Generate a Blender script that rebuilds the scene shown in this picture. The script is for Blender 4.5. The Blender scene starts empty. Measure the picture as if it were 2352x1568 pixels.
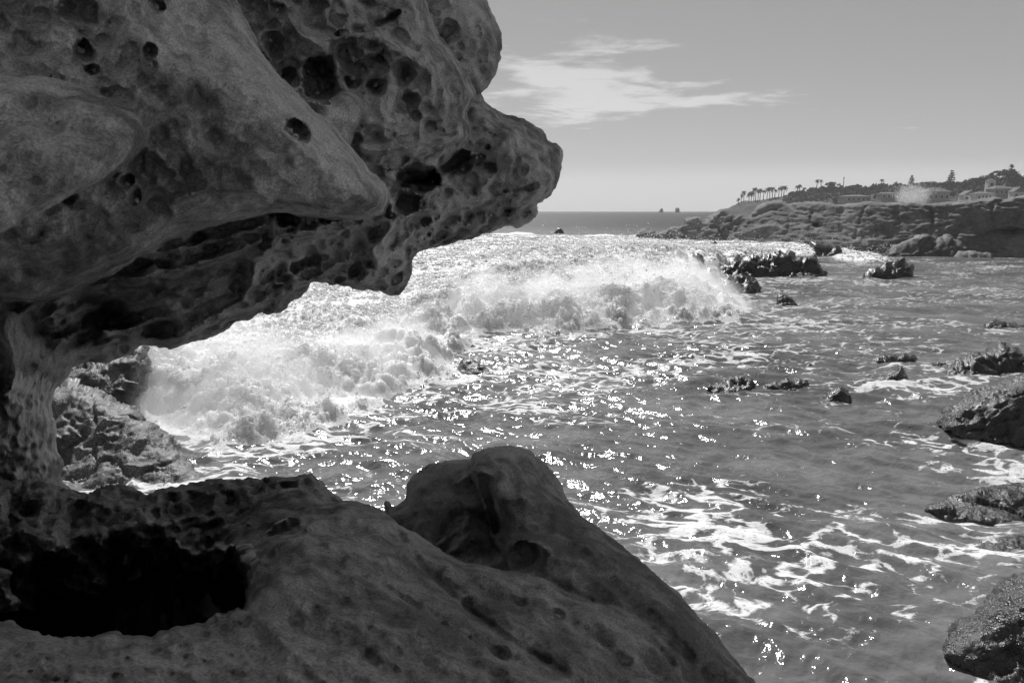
import bpy, math, random
import numpy as np

# ------------------------------------------------------------------ camera
SC = bpy.context.scene
CAM_H = 3.0
LENS = 24.0
VW, VH = 2352.0, 1568.0            # working picture units for tracing outlines
FPX = LENS / 36.0 * VW
PITCH = math.radians(10.83)
CAM = np.array([0.0, 0.0, CAM_H])
FWD = np.array([0.0, math.cos(PITCH), -math.sin(PITCH)])
UPV = np.array([0.0, math.sin(PITCH), math.cos(PITCH)])
RGT = np.array([1.0, 0.0, 0.0])

cam_data = bpy.data.cameras.new("camera")
cam_data.lens = LENS
cam_data.sensor_width = 36.0
cam_data.clip_start = 0.05
cam_data.clip_end = 8000.0
cam_data.dof.use_dof = True
cam_data.dof.focus_distance = 4.0
cam_data.dof.aperture_fstop = 18.0
cam = bpy.data.objects.new("camera", cam_data)
SC.collection.objects.link(cam)
cam.location = CAM
cam.rotation_euler = (math.pi / 2 - PITCH, 0, 0)
SC.camera = cam

# ------------------------------------------------------------------ light
SUN_AZ = math.radians(-10.0)       # to the left of the view direction (+Y)
SUN_EL = math.radians(50.0)
sun_vec = np.array([math.sin(SUN_AZ) * math.cos(SUN_EL), math.cos(SUN_AZ) * math.cos(SUN_EL), math.sin(SUN_EL)])

SC.view_settings.view_transform = 'Standard'
SC.view_settings.look = 'None'
SC.view_settings.exposure = 0.15
SC.view_settings.gamma = 1.0
SC.view_settings.use_curve_mapping = False

def N(nt, kind, **kw):
    n = nt.nodes.new(kind)
    for k, v in kw.items():
        setattr(n, k, v)
    return n

def setin(node, **kw):
    for k, v in kw.items():
        node.inputs[k.replace('_', ' ')].default_value = v

def math_node(nt, op, a, b=None, c=None, clamp=False):
    n = nt.nodes.new('ShaderNodeMath')
    n.operation = op
    n.use_clamp = clamp
    for i, x in enumerate((a, b, c)):
        if x is None:
            continue
        if isinstance(x, (int, float)):
            n.inputs[i].default_value = x
        else:
            nt.links.new(x, n.inputs[i])
    return n.outputs[0]

def smooth(nt, x, lo, hi, tlo=0.0, thi=1.0):
    n = nt.nodes.new('ShaderNodeMapRange')
    n.interpolation_type = 'SMOOTHSTEP'
    for i, val in enumerate((x, lo, hi, tlo, thi)):
        if isinstance(val, (int, float)):
            n.inputs[i].default_value = val
        else:
            nt.links.new(val, n.inputs[i])
    return n.outputs[0]

def noise_node(nt, vec, scale, detail=4.0, rough=0.55, dist=0.0, typ='FBM'):
    n = nt.nodes.new('ShaderNodeTexNoise')
    n.noise_type = typ
    if vec is not None:
        nt.links.new(vec, n.inputs['Vector'])
    n.inputs['Scale'].default_value = scale
    n.inputs['Detail'].default_value = detail
    n.inputs['Roughness'].default_value = rough
    n.inputs['Distortion'].default_value = dist
    return n

def vmul(nt, vec, xyz):
    n = nt.nodes.new('ShaderNodeVectorMath'); n.operation = 'MULTIPLY'
    nt.links.new(vec, n.inputs[0]); n.inputs[1].default_value = xyz
    return n.outputs[0]

world = bpy.data.worlds.new("World")
SC.world = world
world.use_nodes = True
wt = world.node_tree
wt.nodes.clear()
w_out = N(wt, 'ShaderNodeOutputWorld')
w_bg = N(wt, 'ShaderNodeBackground')
w_sky = N(wt, 'ShaderNodeTexSky')
w_sky.sky_type = 'NISHITA'
w_sky.sun_disc = False
w_sky.sun_elevation = SUN_EL
w_sky.sun_rotation = SUN_AZ
w_sky.air_density = 1.0
w_sky.dust_density = 0.25
w_sky.ozone_density = 1.0
w_bw = N(wt, 'ShaderNodeRGBToBW')
wt.links.new(w_sky.outputs[0], w_bw.inputs[0])
# thin high cloud, laid out on a cloud sheet above the sea
w_tc = N(wt, 'ShaderNodeTexCoord')
w_sep = N(wt, 'ShaderNodeSeparateXYZ')
wt.links.new(w_tc.outputs['Generated'], w_sep.inputs[0])
zz = math_node(wt, 'ADD', math_node(wt, 'MAXIMUM', w_sep.outputs[2], 0.0), 0.10)
cx = math_node(wt, 'DIVIDE', w_sep.outputs[0], zz)
cy = math_node(wt, 'DIVIDE', w_sep.outputs[1], zz)
w_comb = N(wt, 'ShaderNodeCombineXYZ')
wt.links.new(cx, w_comb.inputs[0]); wt.links.new(cy, w_comb.inputs[1])
w_rot = N(wt, 'ShaderNodeMapping')
w_rot.inputs['Rotation'].default_value = (0, 0, math.radians(-12))
w_rot.inputs['Scale'].default_value = (0.75, 1.1, 1.0)
wt.links.new(w_comb.outputs[0], w_rot.inputs[0])
n_wisp = noise_node(wt, w_rot.outputs[0], 3.4, 10.0, 0.62, 0.25)
n_bank = noise_node(wt, w_comb.outputs[0], 0.42, 2.0, 0.5, 0.0)
n_bank.noise_dimensions = '4D'
CLOUD_W = n_bank.inputs['W']
CLOUD_W.default_value = 3.1
# one denser bank of cirrus out over the sea
def bank(cxv, cyv, rx, ry):
    a = math_node(wt, 'POWER', math_node(wt, 'DIVIDE', math_node(wt, 'SUBTRACT', cx, cxv), rx), 2.0)
    b = math_node(wt, 'POWER', math_node(wt, 'DIVIDE', math_node(wt, 'SUBTRACT', cy, cyv), ry), 2.0)
    return math_node(wt, 'EXPONENT', math_node(wt, 'MULTIPLY', math_node(wt, 'ADD', a, b), -1.0))
bk = math_node(wt, 'ADD', bank(0.30, 3.8, 0.58, 1.1), math_node(wt, 'ADD', math_node(wt, 'MULTIPLY', bank(1.15, 3.85, 0.6, 0.26), 0.66), math_node(wt, 'MULTIPLY', bank(2.1, 4.3, 0.9, 0.35), 0.5)))
dens = math_node(wt, 'ADD', math_node(wt, 'MULTIPLY', bk, 0.45), smooth(wt, n_bank.outputs[0], 0.60, 0.85, 0.0, 0.22))
thr = math_node(wt, 'SUBTRACT', 0.74, dens)
wisp = smooth(wt, n_wisp.outputs[0], thr, math_node(wt, 'ADD', thr, 0.22))
# a pale veil of stratus low over the horizon, uneven at its top
veil_top = math_node(wt, 'ADD', 0.055, math_node(wt, 'MULTIPLY', noise_node(wt, w_comb.outputs[0], 0.35, 4.0, 0.5).outputs[0], 0.035))
veil = smooth(wt, w_sep.outputs[2], veil_top, math_node(wt, 'SUBTRACT', veil_top, 0.035))
sky_l = math_node(wt, 'MULTIPLY', math_node(wt, 'POWER', w_bw.outputs[0], 0.6), 1.28)   # soft-contrast film response of the whole sky
cloud_l = math_node(wt, 'ADD', sky_l, math_node(wt, 'MULTIPLY', wisp, 2.6))
cloud_l = math_node(wt, 'ADD', cloud_l, math_node(wt, 'MULTIPLY', veil, 1.1))
wt.links.new(cloud_l, w_bg.inputs['Color'])
w_bg.inputs['Strength'].default_value = 0.09
wt.links.new(w_bg.outputs[0], w_out.inputs['Surface'])

sun_data = bpy.data.lights.new("sun", 'SUN')
sun_data.energy = 5.0
sun_data.angle = math.radians(0.53)
sun_data.color = (1.0, 1.0, 1.0)     # black-and-white photograph: neutral light
sun = bpy.data.objects.new("sun", sun_data)
SC.collection.objects.link(sun)
from mathutils import Vector
sun.rotation_euler = Vector(tuple(sun_vec)).to_track_quat('Z', 'Y').to_euler()
sun.location = (0, 0, 30)
SC.cycles.use_denoising = True
SC.cycles.adaptive_threshold = 0.02
SC.cycles.max_bounces = 6
SC.cycles.diffuse_bounces = 3
SC.cycles.glossy_bounces = 2
SC.cycles.transmission_bounces = 4
SC.cycles.volume_bounces = 3
SC.cycles.caustics_reflective = False
SC.cycles.caustics_refractive = False
SC.cycles.sample_clamp_indirect = 4.0

# ------------------------------------------------------------------ numeric helpers
random.seed(7)
RNG = np.random.default_rng(11)
_perm = np.random.default_rng(3).permutation(512).astype(np.int64)
_perm = np.concatenate([_perm, _perm, _perm])
_g3 = np.random.default_rng(5).normal(size=(512, 3)).astype(np.float32)
_g3 /= np.linalg.norm(_g3, axis=1, keepdims=True)
_ang = np.random.default_rng(6).uniform(0, 2 * math.pi, 512)
_g2 = np.stack([np.cos(_ang), np.sin(_ang)], 1).astype(np.float32)

def perlin2(x, y):
    xi = np.floor(x).astype(np.int64); yi = np.floor(y).astype(np.int64)
    xf = (x - xi).astype(np.float32); yf = (y - yi).astype(np.float32)
    xi &= 511; yi &= 511
    xj = (xi + 1) & 511; yj = (yi + 1) & 511
    u = xf * xf * xf * (xf * (xf * 6 - 15) + 10); v = yf * yf * yf * (yf * (yf * 6 - 15) + 10)
    def g(ix, iy, dx, dy):
        h = _perm[_perm[ix] + iy]
        return _g2[h, 0] * dx + _g2[h, 1] * dy
    a = g(xi, yi, xf, yf); b = g(xj, yi, xf - 1, yf)
    c = g(xi, yj, xf, yf - 1); d = g(xj, yj, xf - 1, yf - 1)
    ab = a + u * (b - a); cd = c + u * (d - c)
    return (ab + v * (cd - ab)) * 1.4

def perlin3(p):
    pi = np.floor(p).astype(np.int64)
    pf = (p - pi).astype(np.float32)
    i0 = pi & 511; i1 = (pi + 1) & 511
    w = pf * pf * pf * (pf * (pf * 6 - 15) + 10)
    def g(ix, iy, iz, dx, dy, dz):
        h = _perm[_perm[_perm[ix] + iy] + iz]
        q = _g3[h]
        return q[:, 0] * dx + q[:, 1] * dy + q[:, 2] * dz
    x, y, z = pf[:, 0], pf[:, 1], pf[:, 2]
    X0, Y0, Z0 = i0[:, 0], i0[:, 1], i0[:, 2]
    X1, Y1, Z1 = i1[:, 0], i1[:, 1], i1[:, 2]
    def lerp(a, b, t): return a + t * (b - a)
    a = lerp(g(X0, Y0, Z0, x, y, z), g(X1, Y0, Z0, x - 1, y, z), w[:, 0])
    b = lerp(g(X0, Y1, Z0, x, y - 1, z), g(X1, Y1, Z0, x - 1, y - 1, z), w[:, 0])
    c = lerp(g(X0, Y0, Z1, x, y, z - 1), g(X1, Y0, Z1, x - 1, y, z - 1), w[:, 0])
    d = lerp(g(X0, Y1, Z1, x, y - 1, z - 1), g(X1, Y1, Z1, x - 1, y - 1, z - 1), w[:, 0])
    return lerp(lerp(a, b, w[:, 1]), lerp(c, d, w[:, 1]), w[:, 2]) * 1.5

def fbm2(x, y, octs=4, gain=0.5, seed=0.0):
    s = 0; a = 1.0; f = 1.0
    for i in range(octs):
        s = s + a * perlin2(x * f + seed * 7.3 + i * 19.1, y * f - seed * 3.7 + i * 7.7)
        a *= gain; f *= 2.03
    return s

def fbm3(p, octs=4, gain=0.5, seed=0.0):
    s = 0; a = 1.0; f = 1.0
    for i in range(octs):
        s = s + a * perlin3(p * f + (seed * 5.1 + i * 13.7))
        a *= gain; f *= 2.03
    return s

def ridged3(p, octs=4, gain=0.5, seed=0.0):
    s = 0; a = 1.0; f = 1.0
    for i in range(octs):
        s = s + a * (1 - 2 * np.abs(perlin3(p * f + (seed * 5.1 + i * 13.7))))
        a *= gain; f *= 2.03
    return s

def cells2(x, y, seed=0):
    """2-D cells: nearest and second distance, random per cell"""
    xi = np.floor(x).astype(np.int64); yi = np.floor(y).astype(np.int64)
    f1 = np.full(x.shape, 9.0); f2 = np.full(x.shape, 9.0); rnd = np.zeros(x.shape)
    for i in (-1, 0, 1):
        for j in (-1, 0, 1):
            cx_ = xi + i; cy_ = yi + j
            h = _perm[_perm[(cx_ + seed * 13) & 511] + (cy_ & 511)]
            d = np.hypot(x - (cx_ + .5 + .42 * _g2[h, 0]), y - (cy_ + .5 + .42 * _g2[h, 1]))
            m = d < f1
            f2 = np.where(m, f1, np.minimum(f2, d)); rnd = np.where(m, (h % 101) / 100.0, rnd); f1 = np.where(m, d, f1)
    return f1, f2, rnd

def honeycomb(amp, size, ang, aspect, prob, seed, mask=None):
    """tafoni: hollows parted by thin walls"""
    c, s_ = math.cos(math.radians(ang)), math.sin(math.radians(ang))
    def f(U, V, d):
        w = size * .35
        u = U + w * fbm2(U / size / 1.2, V / size / 1.2, 3, .55, seed); v = V + w * fbm2(U / size / 1.2 + 5, V / size / 1.2, 3, .55, seed + 1)
        f1, f2, r = cells2((u * c + v * s_) / (size * aspect), (-u * s_ + v * c) / size, seed)
        dep = np.clip((r - (1 - prob)) / prob, 0, 1) * .75 + .25 * (r > 1 - prob)
        out = amp * dep * sstep(f2 - f1, .03, .34) * (.75 + .25 * sstep(.5 - f1, 0, .5))
        return out * (mask(U, V) if mask else 1.0)
    return f

def facet3(p, seed=0.0):
    """piecewise-planar fracture pattern: every cell a tilted flat face"""
    p = p + seed * 4.7
    pi = np.floor(p).astype(np.int64)
    best = np.full(len(p), 1e9); val = np.zeros(len(p))
    for i in (-1, 0, 1):
        for j in (-1, 0, 1):
            for k in (-1, 0, 1):
                c = pi + np.array([i, j, k])
                h = _perm[_perm[_perm[c[:, 0] & 511] + (c[:, 1] & 511)] + (c[:, 2] & 511)]
                g = _g3[h]; g2 = _g3[(h * 7 + 3) & 511]
                q = p - (c + .5 + .45 * g)
                d = (q * q).sum(1)
                m = d < best
                best[m] = d[m]
                val[m] = ((q * g2).sum(1) + .35 * g[:, 2])[m]
    return val

def sstep(x, lo, hi):
    t = np.clip((x - lo) / (hi - lo), 0, 1)
    return t * t * (3 - 2 * t)

def unproj(u, v, z):
    """picture position + depth along the view axis -> world point(s)"""
    u = np.asarray(u, dtype=np.float64); v = np.asarray(v, dtype=np.float64); z = np.asarray(z, dtype=np.float64)
    a = (u - VW / 2) / FPX; b = (VH / 2 - v) / FPX
    return CAM + z[..., None] * (FWD + a[..., None] * RGT + b[..., None] * UPV)

def water_depth(v):
    b = (VH / 2 - v) / FPX
    return -CAM_H / (FWD[2] + b * UPV[2])

def ground(u, v):
    return unproj(u, v, water_depth(np.asarray(v, dtype=np.float64)))

def proj(p):
    q = p - CAM
    z = q @ FWD
    return VW / 2 + FPX * (q @ RGT) / z, VH / 2 - FPX * (q @ UPV) / z, z

def catmull(pts, n=5):
    P = np.asarray(pts, dtype=np.float64)
    p0 = np.roll(P, 1, 0); p1 = P; p2 = np.roll(P, -1, 0); p3 = np.roll(P, -2, 0)
    out = []
    for k in range(n):
        t = k / n
        out.append(0.5 * (2 * p1 + (p2 - p0) * t + (2 * p0 - 5 * p1 + 4 * p2 - p3) * t * t + (3 * p1 - p0 - 3 * p2 + p3) * t ** 3))
    return np.stack(out, 1).reshape(-1, 2)

def poly_sd(px, py, poly):
    """signed distance, positive inside"""
    d2 = np.full(px.shape, 1e18)
    ins = np.zeros(px.shape, dtype=bool)
    n = len(poly)
    for i in range(n):
        ax, ay = poly[i]; bx, by = poly[(i + 1) % n]
        ex, ey = bx - ax, by - ay
        L = ex * ex + ey * ey
        if L < 1e-12:
            continue
        t = np.clip(((px - ax) * ex + (py - ay) * ey) / L, 0, 1)
        dx = px - ax - t * ex; dy = py - ay - t * ey
        np.minimum(d2, dx * dx + dy * dy, out=d2)
        if ay != by:
            cross = ((ay > py) != (by > py)) & (px < ex * (py - ay) / (by - ay) + ax)
            ins ^= cross
    d = np.sqrt(d2)
    return np.where(ins, d, -d)

def line_d(px, py, pts):
    d2 = np.full(px.shape, 1e18); tt = np.zeros(px.shape)
    n = len(pts) - 1
    for i in range(n):
        ax, ay = pts[i]; bx, by = pts[i + 1]
        ex, ey = bx - ax, by - ay
        t = np.clip(((px - ax) * ex + (py - ay) * ey) / (ex * ex + ey * ey), 0, 1)
        dx = px - ax - t * ex; dy = py - ay - t * ey
        q = dx * dx + dy * dy
        m = q < d2
        d2[m] = q[m]; tt[m] = (i + t[m]) / n
    return np.sqrt(d2), tt

def tps(ctrl, U, V):
    c = np.asarray(ctrl, dtype=np.float64)
    if len(c) == 1:
        return np.full(U.shape, c[0, 2])
    s = 500.0
    x = c[:, :2] / s
    def ker(r2):
        return 0.5 * r2 * np.log(r2 + 1e-9)
    n = len(c)
    K = ker(((x[:, None] - x[None]) ** 2).sum(-1)) + np.eye(n) * 0.012
    Pm = np.concatenate([np.ones((n, 1)), x], 1)
    if n < 4:
        Pm = Pm[:, :1]
    m = Pm.shape[1]
    A = np.zeros((n + m, n + m)); A[:n, :n] = K; A[:n, n:] = Pm; A[n:, :n] = Pm.T
    w = np.linalg.solve(A, np.concatenate([c[:, 2], np.zeros(m)]))
    out = np.zeros(U.shape) + w[n]
    if m == 3:
        out = out + w[n + 1] * U / s + w[n + 2] * V / s
    for i in range(n):
        out = out + w[i] * ker((U / s - x[i, 0]) ** 2 + (V / s - x[i, 1]) ** 2)
    lo, hi = c[:, 2].min(), c[:, 2].max()
    return np.clip(out, lo * 0.9, hi * 1.15)

# ------------------------------------------------------------------ mesh helpers
def mesh_np(name, verts, faces, smooth_shade=True):
    me = bpy.data.meshes.new(name)
    faces = np.asarray(faces, dtype=np.int32)
    k = faces.shape[1]
    me.vertices.add(len(verts)); me.vertices.foreach_set('co', np.asarray(verts, dtype=np.float32).ravel())
    me.loops.add(faces.size); me.loops.foreach_set('vertex_index', faces.ravel())
    me.polygons.add(len(faces))
    me.polygons.foreach_set('loop_start', np.arange(0, faces.size, k, dtype=np.int32))
    me.polygons.foreach_set('use_smooth', np.full(len(faces), smooth_shade))
    me.update(calc_edges=True)
    me.validate()
    return me

def set_attr(me, name, vals):
    a = me.attributes.new(name, 'FLOAT', 'POINT')
    a.data.foreach_set('value', np.asarray(vals, dtype=np.float32))

def link(name, me, mat=None, parent=None, loc=None):
    o = bpy.data.objects.new(name, me)
    SC.collection.objects.link(o)
    if mat is not None and me is not None and len(me.materials) == 0:
        me.materials.append(mat)
    if parent is not None:
        o.parent = parent
    if loc is not None:
        o.location = loc
    return o

def tag(o, label=None, cat=None, group=None, kind=None):
    if label: o['label'] = label
    if cat: o['category'] = cat
    if group: o['group'] = group
    if kind: o['kind'] = kind
    return o

def vnormals(V, F):
    a = V[F[:, 2]] - V[F[:, 0]]; b = V[F[:, 3]] - V[F[:, 1]]
    fn = np.cross(a, b)
    nn = np.zeros_like(V)
    for k in range(4):
        for j in range(3):
            nn[:, j] += np.bincount(F[:, k], weights=fn[:, j], minlength=len(V))
    return nn / (np.linalg.norm(nn, axis=1, keepdims=True) + 1e-12)

def fair(V, F, it=4):
    """take the lattice steps out of a quad surface without shrinking it"""
    n = len(V)
    a = np.concatenate([F[:, 0], F[:, 1], F[:, 2], F[:, 3]]); b = np.concatenate([F[:, 1], F[:, 2], F[:, 3], F[:, 0]])
    deg = np.bincount(a, minlength=n) + np.bincount(b, minlength=n)
    for k in range(it * 2):
        lam = .55 if k % 2 == 0 else -.57
        s = np.stack([np.bincount(a, weights=V[b, j], minlength=n) + np.bincount(b, weights=V[a, j], minlength=n) for j in range(3)], 1)
        V = V + lam * (s / np.maximum(deg, 1)[:, None] - V)
    return V

def surface_nets(Fv, ucoord, vcoord, zcoord):
    """closed quad surface of Fv < 0 on a (u, v, depth) lattice"""
    Fv[0] = np.maximum(Fv[0], 0.01); Fv[-1] = np.maximum(Fv[-1], 0.01)
    Fv[:, 0] = np.maximum(Fv[:, 0], 0.01); Fv[:, -1] = np.maximum(Fv[:, -1], 0.01)
    Fv[:, :, 0] = np.maximum(Fv[:, :, 0], 0.01); Fv[:, :, -1] = np.maximum(Fv[:, :, -1], 0.01)
    ins = Fv < 0
    nx, ny, nz = Fv.shape
    cnt = np.zeros((nx - 1, ny - 1, nz - 1), dtype=np.int8)
    for i in (0, 1):
        for j in (0, 1):
            for k in (0, 1):
                cnt += ins[i:nx - 1 + i, j:ny - 1 + j, k:nz - 1 + k]
    act = (cnt > 0) & (cnt < 8)
    ci, cj, ck = np.nonzero(act)
    idx = np.full(act.shape, -1, dtype=np.int32)
    idx[ci, cj, ck] = np.arange(len(ci))
    corner = {}
    for i in (0, 1):
        for j in (0, 1):
            for k in (0, 1):
                corner[(i, j, k)] = Fv[ci + i, cj + j, ck + k]
    acc = np.zeros((len(ci), 3)); num = np.zeros(len(ci))
    for ax in range(3):
        for a in (0, 1):
            for b in (0, 1):
                o0 = [0, 0, 0]; others = [q for q in range(3) if q != ax]
                o0[others[0]] = a; o0[others[1]] = b
                o1 = list(o0); o1[ax] = 1
                f0 = corner[tuple(o0)]; f1 = corner[tuple(o1)]
                m = (f0 < 0) != (f1 < 0)
                t = np.where(m, f0 / np.where(m, f0 - f1, 1.0), 0.0)
                pos = np.zeros((len(ci), 3))
                pos[:, others[0]] = a; pos[:, others[1]] = b; pos[:, ax] = t
                acc += pos * m[:, None]; num += m
    acc /= num[:, None]
    gi = ci + acc[:, 0]; gj = cj + acc[:, 1]; gk = ck + acc[:, 2]
    U = np.interp(gi, np.arange(nx), ucoord); V = np.interp(gj, np.arange(ny), vcoord); Z = np.interp(gk, np.arange(nz), zcoord)
    quads = []
    for ax in range(3):
        sl0 = [slice(None)] * 3; sl1 = [slice(None)] * 3
        sl0[ax] = slice(0, -1); sl1[ax] = slice(1, None)
        a0 = ins[tuple(sl0)]; a1 = ins[tuple(sl1)]
        ch = np.nonzero(a0 != a1)
        i, j, k = ch
        inside0 = a0[ch]
        o = [q for q in range(3) if q != ax]
        base = [i, j, k]
        ok = (base[o[0]] > 0) & (base[o[1]] > 0) & (base[o[0]] < (nx, ny, nz)[o[0]] - 1) & (base[o[1]] < (nx, ny, nz)[o[1]] - 1)
        base = [b[ok] for b in base]; inside0 = inside0[ok]
        def cell(d0, d1):
            c = [b.copy() for b in base]
            c[o[0]] = c[o[0]] + d0; c[o[1]] = c[o[1]] + d1
            return idx[c[0], c[1], c[2]]
        q = np.stack([cell(-1, -1), cell(0, -1), cell(0, 0), cell(-1, 0)], 1)
        flip = inside0 if ax != 1 else ~inside0
        q[~flip] = q[~flip][:, ::-1]
        quads.append(q)
    Q = np.concatenate(quads)
    return U, V, Z, Q

def axis(lo, f0, f1, hi, step, grow=1.25):
    mid = np.arange(f0, f1 + step, step)
    left = []; s = step; x = f0
    while x > lo:
        s *= grow; x -= s; left.append(x)
    right = []; s = step; x = mid[-1]
    while x < hi:
        s *= grow; x += s; right.append(x)
    return np.concatenate([np.array(left[::-1]), mid, np.array(right)])

class Layer:
    """one lobe of rock: traced outline, surface depths, rounding towards its edge, thickness"""
    def __init__(s, outline, ctrl, R=60, Hr=0.2, th=0.8, edge=3.0, espx=60, relief=None, blend=0.03, zoff=0.0):
        s.outline = outline; s.ctrl = ctrl; s.R = R; s.Hr = Hr; s.th = th
        s.edge = edge; s.espx = espx; s.relief = relief; s.blend = blend; s.zoff = zoff

def layer_front(L, U, V, seed=0):
    poly = catmull(L.outline, 4)
    d = poly_sd(U, V, poly)
    if L.edge:
        d = d + L.edge * fbm2(U / L.espx, V / L.espx, 3, 0.55, seed + 2)
    zc = tps(L.ctrl, U, V) + L.zoff
    e = np.clip(d / L.R, 0, 1)
    pr = np.sqrt(np.clip(1 - (1 - e) ** 2, 0, 1))
    zf = zc + L.Hr * (1 - pr)
    if L.relief is not None:
        zf = zf + L.relief(U, V, d) * sstep(d, 0, L.R * 0.25)
    zb = zc + L.Hr + L.th * pr
    out = np.clip(-d, 0, None) * 0.012 * zc
    zf = np.where(d < 0, zc + L.Hr + out, np.minimum(zf, zb)); zb = np.where(d < 0, zc + L.Hr - out, zb)
    return zf, zb, d

def build_layers(layers, ua, va, za, smin_default=0.03):
    U, V = np.meshgrid(ua, va, indexing='ij')
    Fv = np.full((len(ua), len(va), len(za)), 9.0, dtype=np.float32)
    Z = za.astype(np.float32)
    fronts = np.full(U.shape, 1e9)
    for li, L in enumerate(layers):
        o = np.array(L.outline); pad = 60
        i0 = max(np.searchsorted(ua, o[:, 0].min() - pad) - 1, 0); i1 = min(np.searchsorted(ua, o[:, 0].max() + pad) + 1, len(ua))
        j0 = max(np.searchsorted(va, o[:, 1].min() - pad) - 1, 0); j1 = min(np.searchsorted(va, o[:, 1].max() + pad) + 1, len(va))
        zf, zb, d = layer_front(L, U[i0:i1, j0:j1], V[i0:i1, j0:j1], li)
        fr = fronts[i0:i1, j0:j1]
        fr[...] = np.where((d > 0) & (zf < fr), zf, fr)
        zf = zf.astype(np.float32); zb = zb.astype(np.float32)
        f = np.maximum(zf[:, :, None] - Z, Z - zb[:, :, None])
        cur = Fv[i0:i1, j0:j1]
        k = np.float32(L.blend)
        h = np.clip(0.5 + 0.5 * (cur - f) / k, 0, 1)
        cur[...] = cur + (f - cur) * h - k * h * (1 - h)
    return Fv, fronts

class Relief2D:
    """lookup of the front depth of a built rock, for setting small things on it"""
    def __init__(s, ua, va, fr): s.ua, s.va, s.fr = ua, va, fr
    def at(s, u, v):
        i = int(np.clip(np.searchsorted(s.ua, u), 1, len(s.ua) - 1)); j = int(np.clip(np.searchsorted(s.va, v), 1, len(s.va) - 1))
        return float(s.fr[i, j])

def layered_rock(name, layers, ua, va, za, disp=None, mat=None, label=None, cat='rock', group=None, kind=None, attrs=None):
    Fv, fr = build_layers(layers, ua, va, za)
    U, V, Z, Q = surface_nets(Fv, ua, va, za)
    P = fair(unproj(U, V, Z), Q)
    nrm = vnormals(P, Q)
    if disp is not None:
        P = P + nrm * disp(P, nrm, U, V, Z)[:, None]
    base = np.array([P[:, 0].mean(), P[:, 1].mean(), P[:, 2].min()])
    me = mesh_np(name, P - base, Q)
    if attrs:
        for an, fn in attrs.items():
            set_attr(me, an, fn(P, nrm, U, V, Z))
    o = link(name, me, mat, loc=base)
    tag(o, label, cat, group, kind)
    return o, Relief2D(ua, va, fr)
# ------------------------------------------------------------------ materials
def new_mat(name):
    m = bpy.data.materials.new(name); m.use_nodes = True
    nt = m.node_tree; nt.nodes.clear()
    out = N(nt, 'ShaderNodeOutputMaterial'); b = N(nt, 'ShaderNodeBsdfPrincipled')
    nt.links.new(b.outputs[0], out.inputs['Surface'])
    return m, nt, b

def grey(nt, val, sock):
    nt.links.new(val, sock)

def ramp(nt, x, stops):
    n = nt.nodes.new('ShaderNodeValToRGB')
    el = n.color_ramp.elements
    while len(el) < len(stops): el.new(0.5)
    for e, (p, c) in zip(el, stops):
        e.position = p; e.color = (c, c, c, 1)
    nt.links.new(x, n.inputs[0])
    return n.outputs[0]

def stone_mat(name, base, dark, spec_rough=0.85, mott=2.2, grain=210.0, bump=0.5, wet=False, contrast=1.0, spec=0.25):
    m, nt, b = new_mat(name)
    tc = N(nt, 'ShaderNodeTexCoord'); P = tc.outputs['Object']
    n1 = noise_node(nt, P, mott, 4.0, 0.55).outputs[0]
    n2 = noise_node(nt, P, mott * 7, 6.0, 0.62).outputs[0]
    n3 = noise_node(nt, P, grain, 2.0, 0.6).outputs[0]
    mix = math_node(nt, 'ADD', math_node(nt, 'MULTIPLY', n1, 0.52), math_node(nt, 'MULTIPLY', n2, 0.48))
    alb = smooth(nt, mix, 0.38, 0.60, dark, base)
    gr = smooth(nt, n3, 0.32, 0.68, 0.68, 1.28)
    alb = math_node(nt, 'MULTIPLY', alb, gr)
    # scattered black specks of lichen and salt-pale flecks
    vo = N(nt, 'ShaderNodeTexVoronoi'); vo.inputs['Scale'].default_value = 42.0
    nt.links.new(P, vo.inputs['Vector'])
    alb = math_node(nt, 'MULTIPLY', alb, smooth(nt, vo.outputs['Distance'], 0.05, 0.16, 0.62, 1.0))
    rough = spec_rough
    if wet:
        at = N(nt, 'ShaderNodeAttribute', attribute_name='wet')  # attribute mixes wet rock with shade painted into hollows
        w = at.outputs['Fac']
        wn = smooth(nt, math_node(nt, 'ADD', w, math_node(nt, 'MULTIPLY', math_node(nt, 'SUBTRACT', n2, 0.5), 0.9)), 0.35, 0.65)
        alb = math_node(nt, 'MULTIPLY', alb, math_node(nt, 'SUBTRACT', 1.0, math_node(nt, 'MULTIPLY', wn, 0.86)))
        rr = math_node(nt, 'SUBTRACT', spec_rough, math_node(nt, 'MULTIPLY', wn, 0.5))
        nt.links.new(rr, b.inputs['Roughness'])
    else:
        b.inputs['Roughness'].default_value = rough
    nt.links.new(alb, b.inputs['Base Color'])
    b.inputs['Specular IOR Level'].default_value = spec
    bp = N(nt, 'ShaderNodeBump'); bp.inputs['Strength'].default_value = bump; bp.inputs['Distance'].default_value = 0.012
    hsum = math_node(nt, 'ADD', math_node(nt, 'MULTIPLY', n3, 0.28), math_node(nt, 'MULTIPLY', noise_node(nt, P, 30.0, 4.0, 0.55).outputs[0], 0.9))
    nt.links.new(hsum, bp.inputs['Height'])
    nt.links.new(bp.outputs[0], b.inputs['Normal'])
    return m

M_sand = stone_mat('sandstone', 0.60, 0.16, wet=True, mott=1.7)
M_ledge = stone_mat('ledge_sandstone', 0.40, 0.13, wet=True, mott=1.8)

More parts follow.
